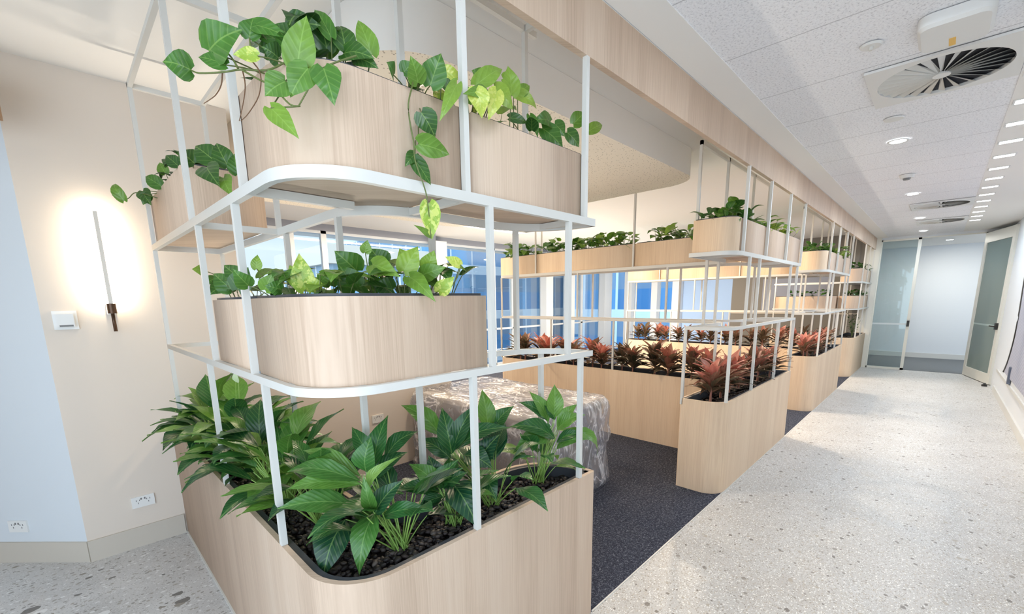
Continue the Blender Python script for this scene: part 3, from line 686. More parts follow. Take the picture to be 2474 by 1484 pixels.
# ---- window wall at the back of the lounge (y = 7.5), full height
def window(n, x0, x1, y, z0, z1, transoms, fw=.05, axis='x'):
    root = bpy.data.objects.new('window_%d' % n, None); COL.objects.link(root)
    root.location = (((x0 + x1) / 2, y, z0) if axis == 'x' else (y, (x0 + x1) / 2, z0)); root['kind'] = 'structure'
    fr = MB()
    def bx(m, a0, a1, b0, b1, c0, c1):
        if axis == 'x': m.quadbox(a0, a1, b0, b1, c0, c1)
        else: m.quadbox(b0, b1, a0, a1, c0, c1)
    bx(fr, x0, x0 + fw, y - .04, y + .04, z0, z1); bx(fr, x1 - fw, x1, y - .04, y + .04, z0, z1)
    bx(fr, x0, x1, y - .04, y + .04, z0, z0 + fw); bx(fr, x0, x1, y - .04, y + .04, z1 - fw, z1)
    for tz in transoms: bx(fr, x0, x1, y - .04, y + .04, tz - .02, tz + .02)
    fr.build('window_frame', M['mullion_daylit'], root)
    g = MB(); bx(g, x0 + fw, x1 - fw, y - .003, y + .003, z0 + fw, z1 - fw); g.build('glass_pane', M['glass'], root)
    return root
YW = 7.5; xs = [.956, 2.70, 3.22, 5.45, 7.10, 7.75, 8.85, 9.85, 10.6, 11.62, 12.06]
for i in range(len(xs) - 1): window(i + 1, xs[i] + (.0 if i == 0 else .0), xs[i + 1], YW, .02, 2.72, (.88,) if i > 3 else (.88, ), .045)
ys = [5.12, 5.85, 6.65, 7.46]
for i in range(3): window(11 + i, ys[i], ys[i + 1], 12.10, .02, 2.72, (.88,), .05, 'y')
w = MB(); w.quadbox(.85, 12.2, YW - .06, YW + .06, 2.72, ZA + .1); struct('trim_5', w, mat('grey_window_head', srgb(150, 156, 170), .5))
w = MB()
for (x0, x1) in ((5.30, 5.60), (8.72, 9.0), (9.72, 9.95), (11.45, 11.85)): w.quadbox(x0, x1, YW - .26, YW - .06, 0, 2.72)
for (y0, y1) in ((5.12, 5.36), (5.80, 5.98), (6.60, 6.84)): w.quadbox(11.9, 12.05, y0, y1, 0, 2.72)
struct('trim_6', w, M['mullion_daylit'])

# ---- end of corridor: glazed screen and open door
root = bpy.data.objects.new('window_14', None); COL.objects.link(root); root.location = (12.09, .72, 0); root['kind'] = 'structure'
fr = MB(); fr.quadbox(12.06, 12.12, .985, 1.005, 0, 2.655); fr.quadbox(12.06, 12.12, .395, .445, 0, 2.655); fr.quadbox(12.06, 12.12, .395, 1.005, 0, .04); fr.quadbox(12.06, 12.12, .395, 1.005, 2.62, 2.655)
fr.build('window_frame', M['door_frame'], root)
g = MB(); g.quadbox(12.085, 12.095, .445, .985, .04, 2.62); g.build('glass_pane', M['glass_green'], root)
g = MB(); g.quadbox(12.083, 12.097, .445, .985, .93, .965); g.build('frosted_band', mat('frosted_band', srgb(214, 222, 224), .6), root)
g = MB(); g.quadbox(12.03, 12.06, .40, .44, .90, 1.02); g.build('lock_strike', M['dark'], root)
j = MB(); j.quadbox(12.06, 12.12, -.50, -.47, 0, 2.655); j.quadbox(12.06, 12.12, -.5, .395, 2.635, 2.655); struct('door_1', j, M['door_frame'])
# open leaf, hinged at (12.05, -.49) and swung towards the right wall
door = bpy.data.objects.new('door_2', None); COL.objects.link(door); door['kind'] = 'structure'
L = 1.20
lf = MB(); lf.quadbox(0, .10, -.02, .02, 0, 2.62); lf.quadbox(L - .10, L, -.02, .02, 0, 2.62); lf.quadbox(.10, L - .10, -.02, .02, 0, .17); lf.quadbox(.10, L - .10, -.02, .02, 2.44, 2.62)
lf.build('door_leaf', M['door_frame'], door)
g = MB(); g.quadbox(.10, L - .10, -.005, .005, .17, 2.44); g.build('glass_pane', M['glass_milky'], door)
g = MB(); g.quadbox(.10, L - .10, -.007, .007, .97, 1.0); g.build('frosted_band', mat('frosted_band_2', srgb(170, 186, 182), .6), door)
g = MB(); g.quadbox(L - .08, L - .02, -.05, -.02, .93, 1.04); g.tube([(L - .05, -.05, .985), (L - .05, -.07, .985), (L - .20, -.07, .985)], .011); g.build('door_handle', M['dark'], door)
door.location = (12.05, -.485, .012); door.rotation_euler = (0, 0, PI + .24)
g = MB(); g.cyl(10.72, -.70, 0, .03, .035); g.quadbox(10.69, 10.75, -.715, -.685, .03, .055); tag(g.build('door_stop', M['dark']), 'small dark door stop on the floor below the open glazed door', 'door stop')

# ---- exterior
def building(x0, x1, y0, y1, z0, z1, m, label):
    root = thing('office_building', ((x0 + x1) / 2, (y0 + y1) / 2, z0), label, 'building')
    MB().quadbox(x0, x1, y0, y1, z0, z1).build('facade', m, root)
    MB().quadbox(x0 - .3, x1 + .3, y0 - .3, y1 + .3, z1, z1 + .8).build('parapet', M['skirting'], root)
building(20.5, 75, 27, 45, -14, 26, M['facade_blue'], 'blue glass office tower outside the far windows')
building(30, 60, 2, 22, -14, 24, M['facade_blue_2'], 'deep blue glass building beyond the windows near the pale blue wall')
building(8.5, 14, 19, 25, -14, 3.2, M['facade_pale'], 'pale low building with railings seen outside behind the middle planter box')
building(-6, 8, 36, 50, -14, 1.1, M['facade_pale'], 'low pale building on the horizon beyond the left windows')
g = MB(); g.quadbox(-80, 120, 8.2, 160, -14.5, -14); tag(g.build('street_ground', mat('street_grey', srgb(120, 124, 128), .9)), 'grey street level far below the windows', 'ground')

# ================================================================== PLANTERS AND FRAMES
# --- bay 1 (nearest): L-shaped
P1 = rp([(.408, 3.555, 0), (.408, Y0, .19), (1.657, Y0, .012), (1.657, 1.42, .29), (.75, 1.42, .2), (.75, 3.555, 0)])
r1, in1 = planter(P1, 'large L-shaped pale oak planter with peace lilies in dark pebbles, nearest', M['oak'])
pebbles(in1, .690, 3300, .009, .017, M['pebble'], 3, 'river_pebbles', 'dark brown pebbles covering the soil of the nearest planter', 'pebbles')
R1 = rp([(.408, 3.20, 0), (.408, Y0, .19), (1.625, Y0, .004), (1.625, 1.42, .30), (.75, 1.42, .2), (.75, 3.20, 0)])
fr1 = thing('shelving_frame', (.42, 1.3, .75), 'white steel frame over the nearest lily planter, three open tiers', 'shelving frame', None)
rail_mb(R1, 1.325).build('shelf_rail', M['white_steel'], fr1)
rail_mb(R1, 1.880, .03).build('shelf_rail', M['white_steel'], fr1)
XO, XI, YO, YI = .418, .74, Y0 + .0101, 1.41
def ry(x, xe, r):
    c = xe - r
    return YI if x <= c + .02 else 1.42 - r + math.sqrt(max(.0001, r * r - (x - c) ** 2)) - .012
for x in (.929, 1.543): post(fr1, x, YO, .7505, 1.301); post(fr1, x, ry(x, 1.625, .30), .70, 1.301)
for y in (1.494, 2.223, 3.19): post(fr1, XO, y, .7505, 1.301); post(fr1, XI, y, .70, 1.301)
for x in (1.021, 1.45): post(fr1, x, YO, 1.325, 1.85); post(fr1, x, ry(x, 1.625, .30), 1.325, 1.85)
for y in (1.583, 2.096, 3.19): post(fr1, XO, y, 1.325, 1.85); post(fr1, XI, y, 1.325, 1.85)
for x in (.926, 1.553): post(fr1, x, YO, 1.88, 2.472); post(fr1, x, YI, 1.88, 2.70)
for y in (1.475, 2.176, 3.19): post(fr1, XO, y, 1.88, 2.70); post(fr1, XI, y, 1.88, 2.70)
bar(fr1, .428, .73, 1.43, 1.45, 1.878); bar(fr1, .428, .73, 2.17, 2.19, 1.878); bar(fr1, .92, .94, 1.10, 1.40, 1.878); bar(fr1, 1.53, 1.55, 1.10, 1.40, 1.878)
bar(fr1, .428, .73, 1.56, 1.58, 1.323); bar(fr1, 1.02, 1.04, 1.10, 1.40, 1.323); bar(fr1, .428, .73, 2.04, 2.06, 1.323)
bar(fr1, .408, .428, 1.2, 3.20, 2.70); bar(fr1, .73, .75, 1.42, 3.20, 2.70); bar(fr1, .428, .73, 3.18, 3.20, 2.70); bar(fr1, .428, .73, 2.17, 2.19, 2.70); bar(fr1, .428, .73, 1.47, 1.49, 2.70); bar(fr1, .75, 1.62, 1.40, 1.42, 2.70)
bar(fr1, .92, .94, 1.108, 1.40, 2.70); bar(fr1, 1.545, 1.565, 1.108, 1.40, 2.70)
box_planter(.430, .925, 1.101, 1.50, 1.881, 'rounded corner planter box on the top tier of the nearest frame, trailing pothos', M['oak'], radii=(.17, 0, 0, 0), h=.24)
box_planter(.968, 1.572, 1.101, 1.40, 1.881, 'straight planter box on the top tier of the nearest frame, right of the corner box', M['oak'], h=.24)
box_planter(.430, .728, 2.29, 3.175, 1.881, 'planter box on the top tier of the nearest frame, beside the wall with the lamp', M['oak'], h=.24)
box_planter(.430, 1.008, 1.101, 1.57, 1.326, 'large round-cornered planter box on the middle tier of the nearest frame', M['oak'], radii=(.17, 0, 0, 0), h=.24)
box_planter(.430, .728, 1.615, 2.08, 1.326, 'short planter box on the middle tier, left of the large round-cornered box', M['oak'], h=.24)

# --- bays 2 and 3: T-shaped
def t_unit(dx, n, near):
    x0, x1, a0, a1, ye = 3.40 + dx, 5.475 + dx, 4.30 + dx, 4.64 + dx, 4.45
    m = M['oak_warm_lit']
    def shape(x1_): return rp([(x0, Y0, .15), (x1_, Y0, .01), (x1_, 1.42, .29), (a1, 1.42, .16), (a1, ye, .12), (a0, ye, .12), (a0, 1.42, .16), (x0, 1.42, .015)])
    S = shape(x1)
    names = {2: ('T-shaped warm-lit oak planter of red plants, the middle one of the row', 'white steel frame standing over the T-shaped planter in the middle', 'brown mulch in the middle T-shaped planter'),
             3: ('T-shaped warm-lit oak planter farther down the corridor, behind the middle one', 'white steel frame over the farther T-shaped planter', 'brown mulch in the farther T-shaped planter')}[n]
    _, inn = planter(S, names[0], m)
    pebbles(inn, .692, 900 if near else 300, .009, .018, M['mulch'], 10 + n, 'bark_mulch', names[2], 'mulch', .45)
    R = shape(x1 - .04)
    fr = thing('shelving_frame', (x0 + .02, 1.3, .75), names[1], 'shelving frame')
    rail_mb(R, 1.325).build('shelf_rail', M['white_steel'], fr)
    rail_mb(R, 1.880, .03).build('shelf_rail', M['white_steel'], fr)
    X = [x0 + .06, x0 + .68, x0 + 1.38, x1 - .06]
    for x in X:
        post(fr, x, YO, .7505, 1.301)
        if not (a0 - .02 < x < a1 + .02): post(fr, x - (.05 if x == X[0] else 0), ry(x, x1 - .04, .29), .70, 1.301)
    for x in (x0 + .36, x0 + .62, x0 + 1.66, x1 - .14):
        post(fr, x, YO, 1.325, 1.85); post(fr, x, ry(x, x1 - .04, .29), 1.325, 1.85)
    for x in (x0 + .18, x0 + .775, x0 + 1.42, x1 - .05): post(fr, x, YO, 1.88, 2.472)
    for x in (x0 + .11, x0 + .70, x0 + 1.42, x1 - .13): post(fr, x, YI, 1.88, 2.70)
    for y in (2.60, 3.50, 4.40): post(fr, a0 + .01, y, .7505, 1.301, .018); post(fr, a1 - .01, y, .70, 1.301, .018)
    for y in (2.0, 3.10, 4.38): post(fr, a0 + .01, y, 1.325, 1.85, .018); post(fr, a1 - .01, y, 1.325, 1.85, .018)
    for y in (2.386, 3.754): post(fr, a0 + .01, y, 1.88, ZA - .001, .016); post(fr, a1 - .01, y + .17, 1.88, ZA - .001, .016)
    bar(fr, x0 + .10, x0 + .72, 1.40, 1.42, 2.70, .03); bar(fr, x0 + .72, x1 - .12, 1.40, 1.42, 2.70, .024)
    for x in (x0 + .25, x0 + 1.5, x1 - .3): bar(fr, x, x + .02, 1.099, 1.40, 1.878); bar(fr, x, x + .02, 1.099, 1.40, 1.323)
    w = {2: 'middle', 3: 'farther'}[n]
    fm = M['oak_warm_lit']
    box_planter(x0 + .02, x0 + .135, 1.101, 1.40, 1.881, 'rounded end planter box on the top tier of the %s T-shaped frame' % w, fm, radii=(.105, 0, 0, 0))
    box_planter(x0 + .18, x0 + .74, 1.101, 1.40, 1.881, 'long pale planter box next to the rounded end box, top tier of the %s frame' % w, M['oak'])
    box_planter(x0 + .80, x0 + 1.44, 1.101, 1.40, 1.881, 'centre pale planter box on the top tier of the %s frame' % w, M['oak'])
    box_planter(x0 + 1.51, x0 + 2.01, 1.101, 1.40, 1.881, 'last pale planter box on the top tier of the %s frame, farthest along the corridor' % w, M['oak'])
    box_planter(a0 + .021, a1 - .021, 1.44, 2.37, 1.881, 'planter box on the lounge arm of the %s frame, closest to the corridor' % w, fm)
    box_planter(a0 + .021, a1 - .021, 2.40, 3.74, 1.881, 'middle planter box on the lounge arm of the %s frame' % w, fm)
    box_planter(a0 + .021, a1 - .021, 3.77, 4.40, 1.881, 'planter box at the window end of the lounge arm of the %s frame' % w, fm)
    return x0, x1, a0, a1
T2 = t_unit(0, 2, True)
T3 = t_unit(3.46, 3, False)
# --- bay 4: against the end wall
P4 = rp([(10.33, Y0, .19), (12.015, Y0, 0), (12.015, 1.42, 0), (10.67, 1.42, .15), (10.67, 2.5, .05), (10.33, 2.5, .05)])
_, in4 = planter(P4, 'warm-lit oak planter at the far end of the row against the end wall', M['oak_warm_lit'])
pebbles(in4, .70, 200, .01, .02, M['mulch'], 44, 'bark_mulch', 'brown mulch in the planter at the end wall', 'mulch', .45)
fr4 = thing('shelving_frame', (10.4, 1.3, .75), 'white steel frame over the planter at the end wall', 'shelving frame')
rail_mb(P4, 1.300).build('shelf_rail', M['white_steel'], fr4); rail_mb(P4, 1.800, .03).build('shelf_rail', M['white_steel'], fr4)
for x in (10.5, 11.2, 11.9):
    post(fr4, x, YO, .7505, 1.276); post(fr4, x, YO, 1.30, 1.77); post(fr4, x, YO, 1.80, 2.472); post(fr4, x, YI, .7, 1.276); post(fr4, x, YI, 1.3, 1.77); post(fr4, x, YI, 1.80, 2.70)
for y in (2.46,): post(fr4, 10.34, y, .7, 1.276); post(fr4, 10.34, y, 1.3, 1.77); post(fr4, 10.34, y, 1.8, 2.7)
bar(fr4, 10.34, 12.0, 1.40, 1.42, 2.724)
box_planter(10.352, 10.648, 1.44, 2.45, 1.301, 'dark-planted box on the middle tier at the end wall, lounge side', M['oak'])
box_planter(10.45, 12.0, 1.101, 1.40, 1.301, 'planter box on the middle tier at the end wall, corridor side', M['oak'])
box_planter(10.45, 12.0, 1.101, 1.40, 1.801, 'planter box on the top tier at the end wall', M['oak'])
# ================================================================== PLANTS
def rows(s): return s
M['spathe'] = mat('pale_green_spathe', srgb(206, 222, 180), .5)
gl = 'peace lilies in the nearest planter'
IN1 = (.30, 1.75, .95, 3.6)
peace_lily(.72, 1.26, .70, 'large peace lily at the near rounded corner of the big planter, leaves over the rim', gl, 21, 14, 1.0, HERO['lily_a'], (.05, .4))
peace_lily(.95, 1.25, .70, 'dark peace lily right of the corner one, one leaf over the rim', gl, 22, 12, .8, HERO['lily_b'], (.0, .55))
peace_lily(1.16, 1.26, .70, 'tall dark green peace lily behind the post in the middle of the right side', gl, 23, 12, 1.0, HERO['lily_c'], (.0, .4))
peace_lily(1.46, 1.26, .70, 'bright green peace lily at the right end of the near planter', gl, 24, 10, .85, HERO['lily_d'], (.2, .7))
peace_lily(.60, 1.60, .70, 'peace lily behind the corner one in the left arm of the planter', gl, 25, 26, 1.1, None, (.05, .75))
peace_lily(.58, 1.93, .70, 'full peace lily in the middle of the left arm of the planter', gl, 26, 36, 1.2, None, (.1, .75))
peace_lily(.58, 2.27, .70, 'peace lily under the middle tier beside the second left post', gl, 27, 40, 1.25, None, (.1, .7))
peace_lily(.58, 2.62, .70, 'peace lily with a pale flower in the left arm of the planter', gl, 28, 42, 1.3, None, (.1, .8), flower=True)
peace_lily(.56, 3.02, .70, 'peace lily nearest to the wall, leaves reaching past the end of the planter', gl, 29, 42, 1.25, None, (.1, .8))

gp = 'trailing pothos in the nearest hanging boxes'
pothos(.66, 1.30, 2.10, .20, .14, 'large-leaved pothos in the top corner box, long shoot trailing to the left', gp, 31, 26, 1.15, HERO['pothos_corner'],
       [VINES['vine_left'], VINES['stem_1'], VINES['stem_2'], VINES['stem_3'], VINES['stem_4']], [VINES['root_a'], VINES['root_b'], VINES['root_c']], (.05, .4))
pothos(.86, 1.24, 2.10, .06, .1, 'pothos with one long vine hanging down past the shelf rail', gp, 32, 7, .9, HERO['pothos_front'], [VINES['vine_hang']], (), (.1, .4))
pothos(1.15, 1.25, 2.10, .16, .1, 'yellow-green variegated pothos at the post between the two top boxes', gp, 33, 12, .95, HERO['pothos_yellow'], (), (), (.3, .8))
pothos(1.44, 1.25, 2.10, .12, .1, 'small dark pothos at the right end of the top tier', gp, 34, 16, .7, HERO['pothos_end'], (), (), (.05, .4))
pothos(.58, 2.62, 2.10, .12, .30, 'dark pothos in the box beside the lamp wall, one shoot curling out to the left', gp, 35, 46, .95, HERO['pothos_left'], [VINES['vine_far']], (), (.02, .3))
pothos(.82, 1.27, 1.545, .14, .12, 'broad-leaved pothos standing tall in the right half of the middle tier box', gp, 36, 22, 1.1, HERO['pothos_mid_tall'], [VINES['vine_mid2']], (), (.1, .6))
pothos(.57, 1.36, 1.545, .10, .14, 'yellowish pothos in the left half of the large middle tier box', gp, 37, 26, .8, HERO['pothos_mid_yellow'], (), (), (.2, .7))
pothos(.58, 1.85, 1.545, .11, .18, 'dark pothos in the short middle tier box, trailing left', gp, 38, 34, .85, HERO['pothos_mid_left'], [VINES['vine_mid']], (), (.05, .5))

gf = 'pothos in the hanging boxes of the farther frames'
for k, (T, w, lod) in enumerate(((T2, 'middle', 1), (T3, 'farther', 2))):
    x0, x1, a0, a1 = T
    ns = 34 if lod == 1 else 24
    pothos(x0 + .08, 1.25, 2.09, .05, .12, 'upright dark pothos in the rounded end box of the %s frame' % w, gf, 50 + k, 22, 1.0, lod=lod, tint=(.1, .45))
    pothos(x0 + .46, 1.25, 2.09, .26, .12, 'dark pothos in the long pale box of the %s frame beside the rounded end' % w, gf, 60 + k, ns + 14, 1.25, lod=lod, tint=(.1, .5))
    pothos(x0 + 1.12, 1.25, 2.09, .30, .12, 'pale variegated pothos in the centre box of the %s frame' % w, gf, 70 + k, ns + 12, 1.25, lod=lod, tint=(.3, .85))
    pothos(x0 + 1.76, 1.25, 2.09, .22, .12, 'pothos spilling over the last corridor box of the %s frame' % w, gf, 80 + k, ns, 1.15, lod=lod, tint=(.3, .95))
    pothos(a0 + .17, 1.90, 2.09, .12, .42, 'pothos in the lounge arm box of the %s frame closest to the corridor' % w, gf, 90 + k, ns + 40, 1.45, lod=lod, tint=(.25, .75))
    pothos(a0 + .17, 2.85, 2.09, .12, .38, 'pothos in the near half of the middle lounge arm box of the %s frame' % w, gf, 94 + k, ns + 40, 1.45, lod=lod, tint=(.2, .7))
    pothos(a0 + .17, 3.45, 2.09, .12, .22, 'pothos in the far half of the middle lounge arm box of the %s frame' % w, gf, 96 + k, ns + 20, 1.4, lod=lod, tint=(.15, .65))
    pothos(a0 + .15, 4.08, 2.09, .12, .26, 'pothos trailing from the window end box of the %s frame' % w, gf, 98 + k, ns + 24, 1.45, lod=lod, tint=(.15, .65))
pothos(11.2, 1.25, 2.01, .7, .12, 'dark pothos in the top box at the end wall', gf, 110, 40, 1.1, lod=2, tint=(0, .25))
pothos(11.2, 1.25, 1.51, .7, .12, 'dark pothos in the middle box at the end wall, corridor side', gf, 111, 40, 1.1, lod=2, tint=(0, .2))
pothos(10.5, 1.9, 1.51, .13, .45, 'dark pothos in the middle box at the end wall, lounge side', gf, 112, 40, 1.1, lod=2, tint=(0, .2))
shrub(11.25, 1.22, .70, 'bushy green shrub in the planter at the end wall', 5, .55)

gr = 'red plants of the T-shaped planters'
ORD = ['first', 'second', 'third', 'fourth', 'fifth', 'sixth', 'seventh', 'eighth', 'ninth', 'tenth', 'eleventh', 'twelfth', 'thirteenth', 'fourteenth']
for k, (T, w, lod) in enumerate(((T2, 'middle', 1), (T3, 'farther', 2))):
    x0, x1, a0, a1 = T
    rr = random.Random(5 + k)
    for i in range(7):
        x = x0 + .22 + i * .262
        red_plant(x, 1.25 + rr.uniform(-.04, .04), .70, 'red-leaved plant, %s from the near end of the corridor side of the %s planter' % (ORD[i], w), gr, 120 + 20 * k + i, 36 if lod == 1 else 24, 1.35 if i == 0 else rr.uniform(1.2, 1.4), (.3, .98) if i < 4 else (.1, .8), lod)
    for i in range(14):
        y = 1.58 + i * .205
        red_plant(a0 + .17 + (.06 if i % 2 else -.06), y, .70, 'red-leaved plant, %s from the corridor in the lounge arm of the %s planter' % (ORD[i], w), gr, 235 + 20 * k + i, 36 if lod == 1 else 22, rr.uniform(1.25, 1.55), ((.1, .9) if rr.random() < .6 else (0, .55)), lod)
for i in range(3):
    red_plant(10.5, 1.6 + i * .3, .70, 'brownish plant, %s from the corridor in the lounge arm at the end wall' % ORD[i], gr, 190 + i, 16, 1, (0, .4), 2)

# ================================================================== THINGS
# plastic-wrapped seat
def wrapped_seat():
    root = thing('wrapped_bench', (2.75, 2.8, 0), 'long upholstered bench wrapped in crumpled clear plastic on the carpet', 'bench')
    r = random.Random(9)
    import mathutils
    nz = mathutils.noise
    x0, x1, y0, y1, z1 = 2.18, 3.19, 1.90, 3.52, .73
    mb = MB(); nu, nv = 120, 54
    # cross-section swept round the four sides then over the top, as one rounded cushion-like shell
    ring = rp([(x0, y0, .12), (x1, y0, .12), (x1, y1, .12), (x0, y1, .12)], 12)
    k = len(ring)
    dense = []
    for i in range(k):
        p = Vector(ring[i]); q = Vector(ring[(i + 1) % k]); m = max(1, int((q - p).length / .02))
        for j in range(m): dense.append(p.lerp(q, j / m))
    c = Vector(((x0 + x1) / 2, (y0 + y1) / 2)); K = len(dense); base = len(mb.v)
    prof = [(0, 1.02), (.04, 1.03), (.1, 1.01), (.2, .99), (.3, 1.0), (.4, 1.01), (.5, 1.0), (.58, 1.01), (.65, 1.01), (.70, .99), (.73, .96), (z1, .90), (z1 + .004, .8), (z1 + .002, .68), (z1, .55), (z1 + .003, .4), (z1, .25), (z1, .1), (z1, .0)]
    pr2 = []
    for i in range(len(prof) - 1):
        for j in range(3):
            t = j / 3; pr2.append((prof[i][0] * (1 - t) + prof[i + 1][0] * t, prof[i][1] * (1 - t) + prof[i + 1][1] * t))
    pr2.append(prof[-1])
    for (z, s) in pr2:
        for d in dense:
            if z < z1 - .06:
                q = c + (d - c) + (d - c).normalized() * ((s - 1) * .9)
            else:
                q = c + (d - c) * s
            p = Vector((q.x, q.y, z))
            n1 = nz.noise(Vector((p.x * 4, p.y * 4, p.z * 6))); n2 = nz.ridged_multi_fractal(Vector((p.x * 7, p.y * 7, p.z * 4)), .8, 2, 4, 1, 2) - 1
            side = (d - c).normalized() if z < z1 - .03 else Vector((0, 0))
            n3 = nz.ridged_multi_fractal(Vector(((p.x + p.y) * 16, (p.x - p.y) * 5, p.z * 3)), .7, 2, 3, 1, 2) - 1
            amp = (.030 * n1 + .006 * n3) * (1 if z < z1 - .1 else .55)
            p.x += side.x * amp; p.y += side.y * amp; p.z += (amp * .8 if z > z1 - .05 else 0)
            p.z = max(.002, p.z); mb.v.append(tuple(p))
    for i in range(len(pr2) - 1):
        for j in range(K):
            a = base + i * K + j; b = base + i * K + (j + 1) % K
            mb.f.append((a, b, b + K, a + K)); mb.mi.append(0); mb.smooth.append(True)
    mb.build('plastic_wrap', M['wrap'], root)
    # bench inside the wrap: base, seat cushions and end arm
    g = mat('grey_upholstery', srgb(172, 164, 160), .9)
    def soft(xa, xb, ya, yb, za, zb, nm, r_=.05):
        o_ = rp([(xa, ya, r_), (xb, ya, r_), (xb, yb, r_), (xa, yb, r_)], 6); q_ = MB()
        q_.strip([(x, y, za) for x, y in o_], [(x, y, zb - .03) for x, y in o_]); i_ = inset(o_, .012)
        q_.strip([(x, y, zb - .03) for x, y in o_], [(x, y, zb - .008) for x, y in i_]); i2_ = inset(o_, .034)
        q_.strip([(x, y, zb - .008) for x, y in i_], [(x, y, zb) for x, y in i2_]); q_.face([(x, y, zb) for x, y in i2_]); q_.build(nm, g, root)
    soft(x0 + .07, x1 - .07, y0 + .07, y1 - .07, .01, .42, 'base')
    for k in range(2): soft(x0 + .06, x1 - .06, y0 + .06 + k * .745, y0 + .06 + (k + 1) * .745 - .015, .43, z1 - .03, 'cushion')
wrapped_seat()

# lamp wall fittings
def socket(name, P, ux, label, w=.115, h=.072):
    """double power outlet; P centre on the wall face, ux = unit vector along the wall"""
    root = thing(name, P, label, 'socket', None)
    ux = Vector(ux); nx = Vector((ux.y, -ux.x, 0))
    def slab(m, a0, a1, z0, z1, d0, d1):
        o = []
        for a_, d_ in ((a0, d0), (a1, d0), (a1, d1), (a0, d1)):
            q = Vector(P) + ux * a_ + nx * d_; o.append((q.x, q.y))
        b = Vector(P).z
        m.prism(o[::-1], b + z0, b + z1)
    m = MB(); slab(m, -w / 2, w / 2, -h / 2, h / 2, 0, .010); pl_ = m.build('plate', M['white_plastic'], root)
    k = MB()
    for s in (-1, 1):
        for dx, dz in ((-.008, .012), (.008, .012), (0, -.006)): slab(k, s * .026 + dx - .0018, s * .026 + dx + .0018, dz - .005, dz + .005, .010, .0112)
        slab(k, s * .009 - .004, s * .009 + .004, .014, .026, .010, .0115)
    k.build('slots', M['grey_plastic'], pl_)
socket('power_outlet', (.207, 3.569, .30), (1, 0, 0), 'white double power outlet low on the wall below the lamp')
ap = Vector((a.x, a.y, 0)) + Vector((dr.x, dr.y, 0)) * .40
socket('power_outlet', (ap.x, ap.y, .24), (-dr.x, -dr.y, 0), 'white power outlet low on the pale blue-lit wall at the left edge')
socket('power_outlet', (1.89, 3.569, .50), (1, 0, 0), 'small white outlet on the low wall behind the planter')

t = thing('wall_lamp', (.213, 3.569, 1.55), 'slim vertical wall lamp with a glowing warm rod and dark bronze holder', 'lamp')
m = MB(); m.quadbox(.195, .233, 3.552, 3.569, 1.50, 1.56); m.build('mount_plate', M['white_plastic'], t)
m = MB(); m.cyl(.216, 3.50, 1.505, 1.562, .021, .021, 16); m.quadbox(.206, .226, 3.50, 3.553, 1.52, 1.54); m.build('holder', M['bronze'], t)
m = MB(); m.tube([(.216, 3.50, 1.505), (.216, 3.493, 1.40)], .009, 10); m.build('handle', M['bronze'], t)
m = MB(); m.quadbox(.206, .225, 3.486, 3.496, 1.562, 2.08); m.build('rod', mat('dull_nickel_rod', srgb(214, 210, 202), .5, 0), t)
m = MB(); m.quadbox(.211, .221, 3.496, 3.502, 1.565, 2.078); m.build('led_strip', M['lamp_warm'], t)

t = thing('light_switch', (.02, 3.569, 1.47), 'square white wall control panel with a raised lid left of the lamp', 'switch')
m = MB(); m.quadbox(-.035, .066, 3.559, 3.569, 1.42, 1.525); m.build('plate', M['white_plastic'], t)
m = MB(); m.quadbox(-.024, .050, 3.528, 3.559, 1.437, 1.508); cv_ = m.build('cover', M['white_plastic'], t)
m = MB(); m.quadbox(-.012, .044, 3.5275, 3.5285, 1.437, 1.447); m.build('display', M['grey_plastic'], cv_)

m = MB(); m.quadbox(-.40, -.062, 3.28, 3.32, 2.428, 2.62); tag(m.build('wood_sign_panel', mat('brown_wood', srgb(150, 116, 84), .5)), 'small brown wooden panel end high at the left edge near the ceiling', 'panel')
m2 = MB(); m2.quadbox(-.24, -.22, 3.29, 3.31, 2.62, ZA); o = m2.build('hanger', M['white_steel'])
o.parent = bpy.data.objects['wood_sign_panel']

# ceiling fixtures of the corridor
def downlight(x, y, z, label, r=.05, cat='downlight', grp='recessed corridor downlights'):
    t = thing('ceiling_downlight', (x, y, z), label, cat, grp)
    m = MB(); n = 28
    ra = [(x + (r + .016) * math.cos(2 * PI * k / n), y + (r + .016) * math.sin(2 * PI * k / n), z) for k in range(n)]
    rb = [(x + (r + .012) * math.cos(2 * PI * k / n), y + (r + .012) * math.sin(2 * PI * k / n), z - .006) for k in range(n)]
    rc = [(x + r * math.cos(2 * PI * k / n), y + r * math.sin(2 * PI * k / n), z - .004) for k in range(n)]
    m.strip(ra, rb); m.strip(rb, rc); m.build('trim_ring', M['white_plastic'], t)
    m = MB(); m.disc(x, y, z - .0035, r); m.build('diffuser', M['lamp_cool'], t)
    return t
for k, x in enumerate((4.63, 7.12, 9.4, 11.33)):
    downlight(x, .37, ZC, ['round glowing downlight nearest in the corridor ceiling', 'second glowing round downlight along the corridor ceiling', 'third round downlight along the corridor ceiling', 'glowing round downlight just before the glazed end of the corridor'][k])
downlight(13.4, 0, ZC - .02, 'glowing downlight in the far room beyond the open door', .06, 'downlight', None)

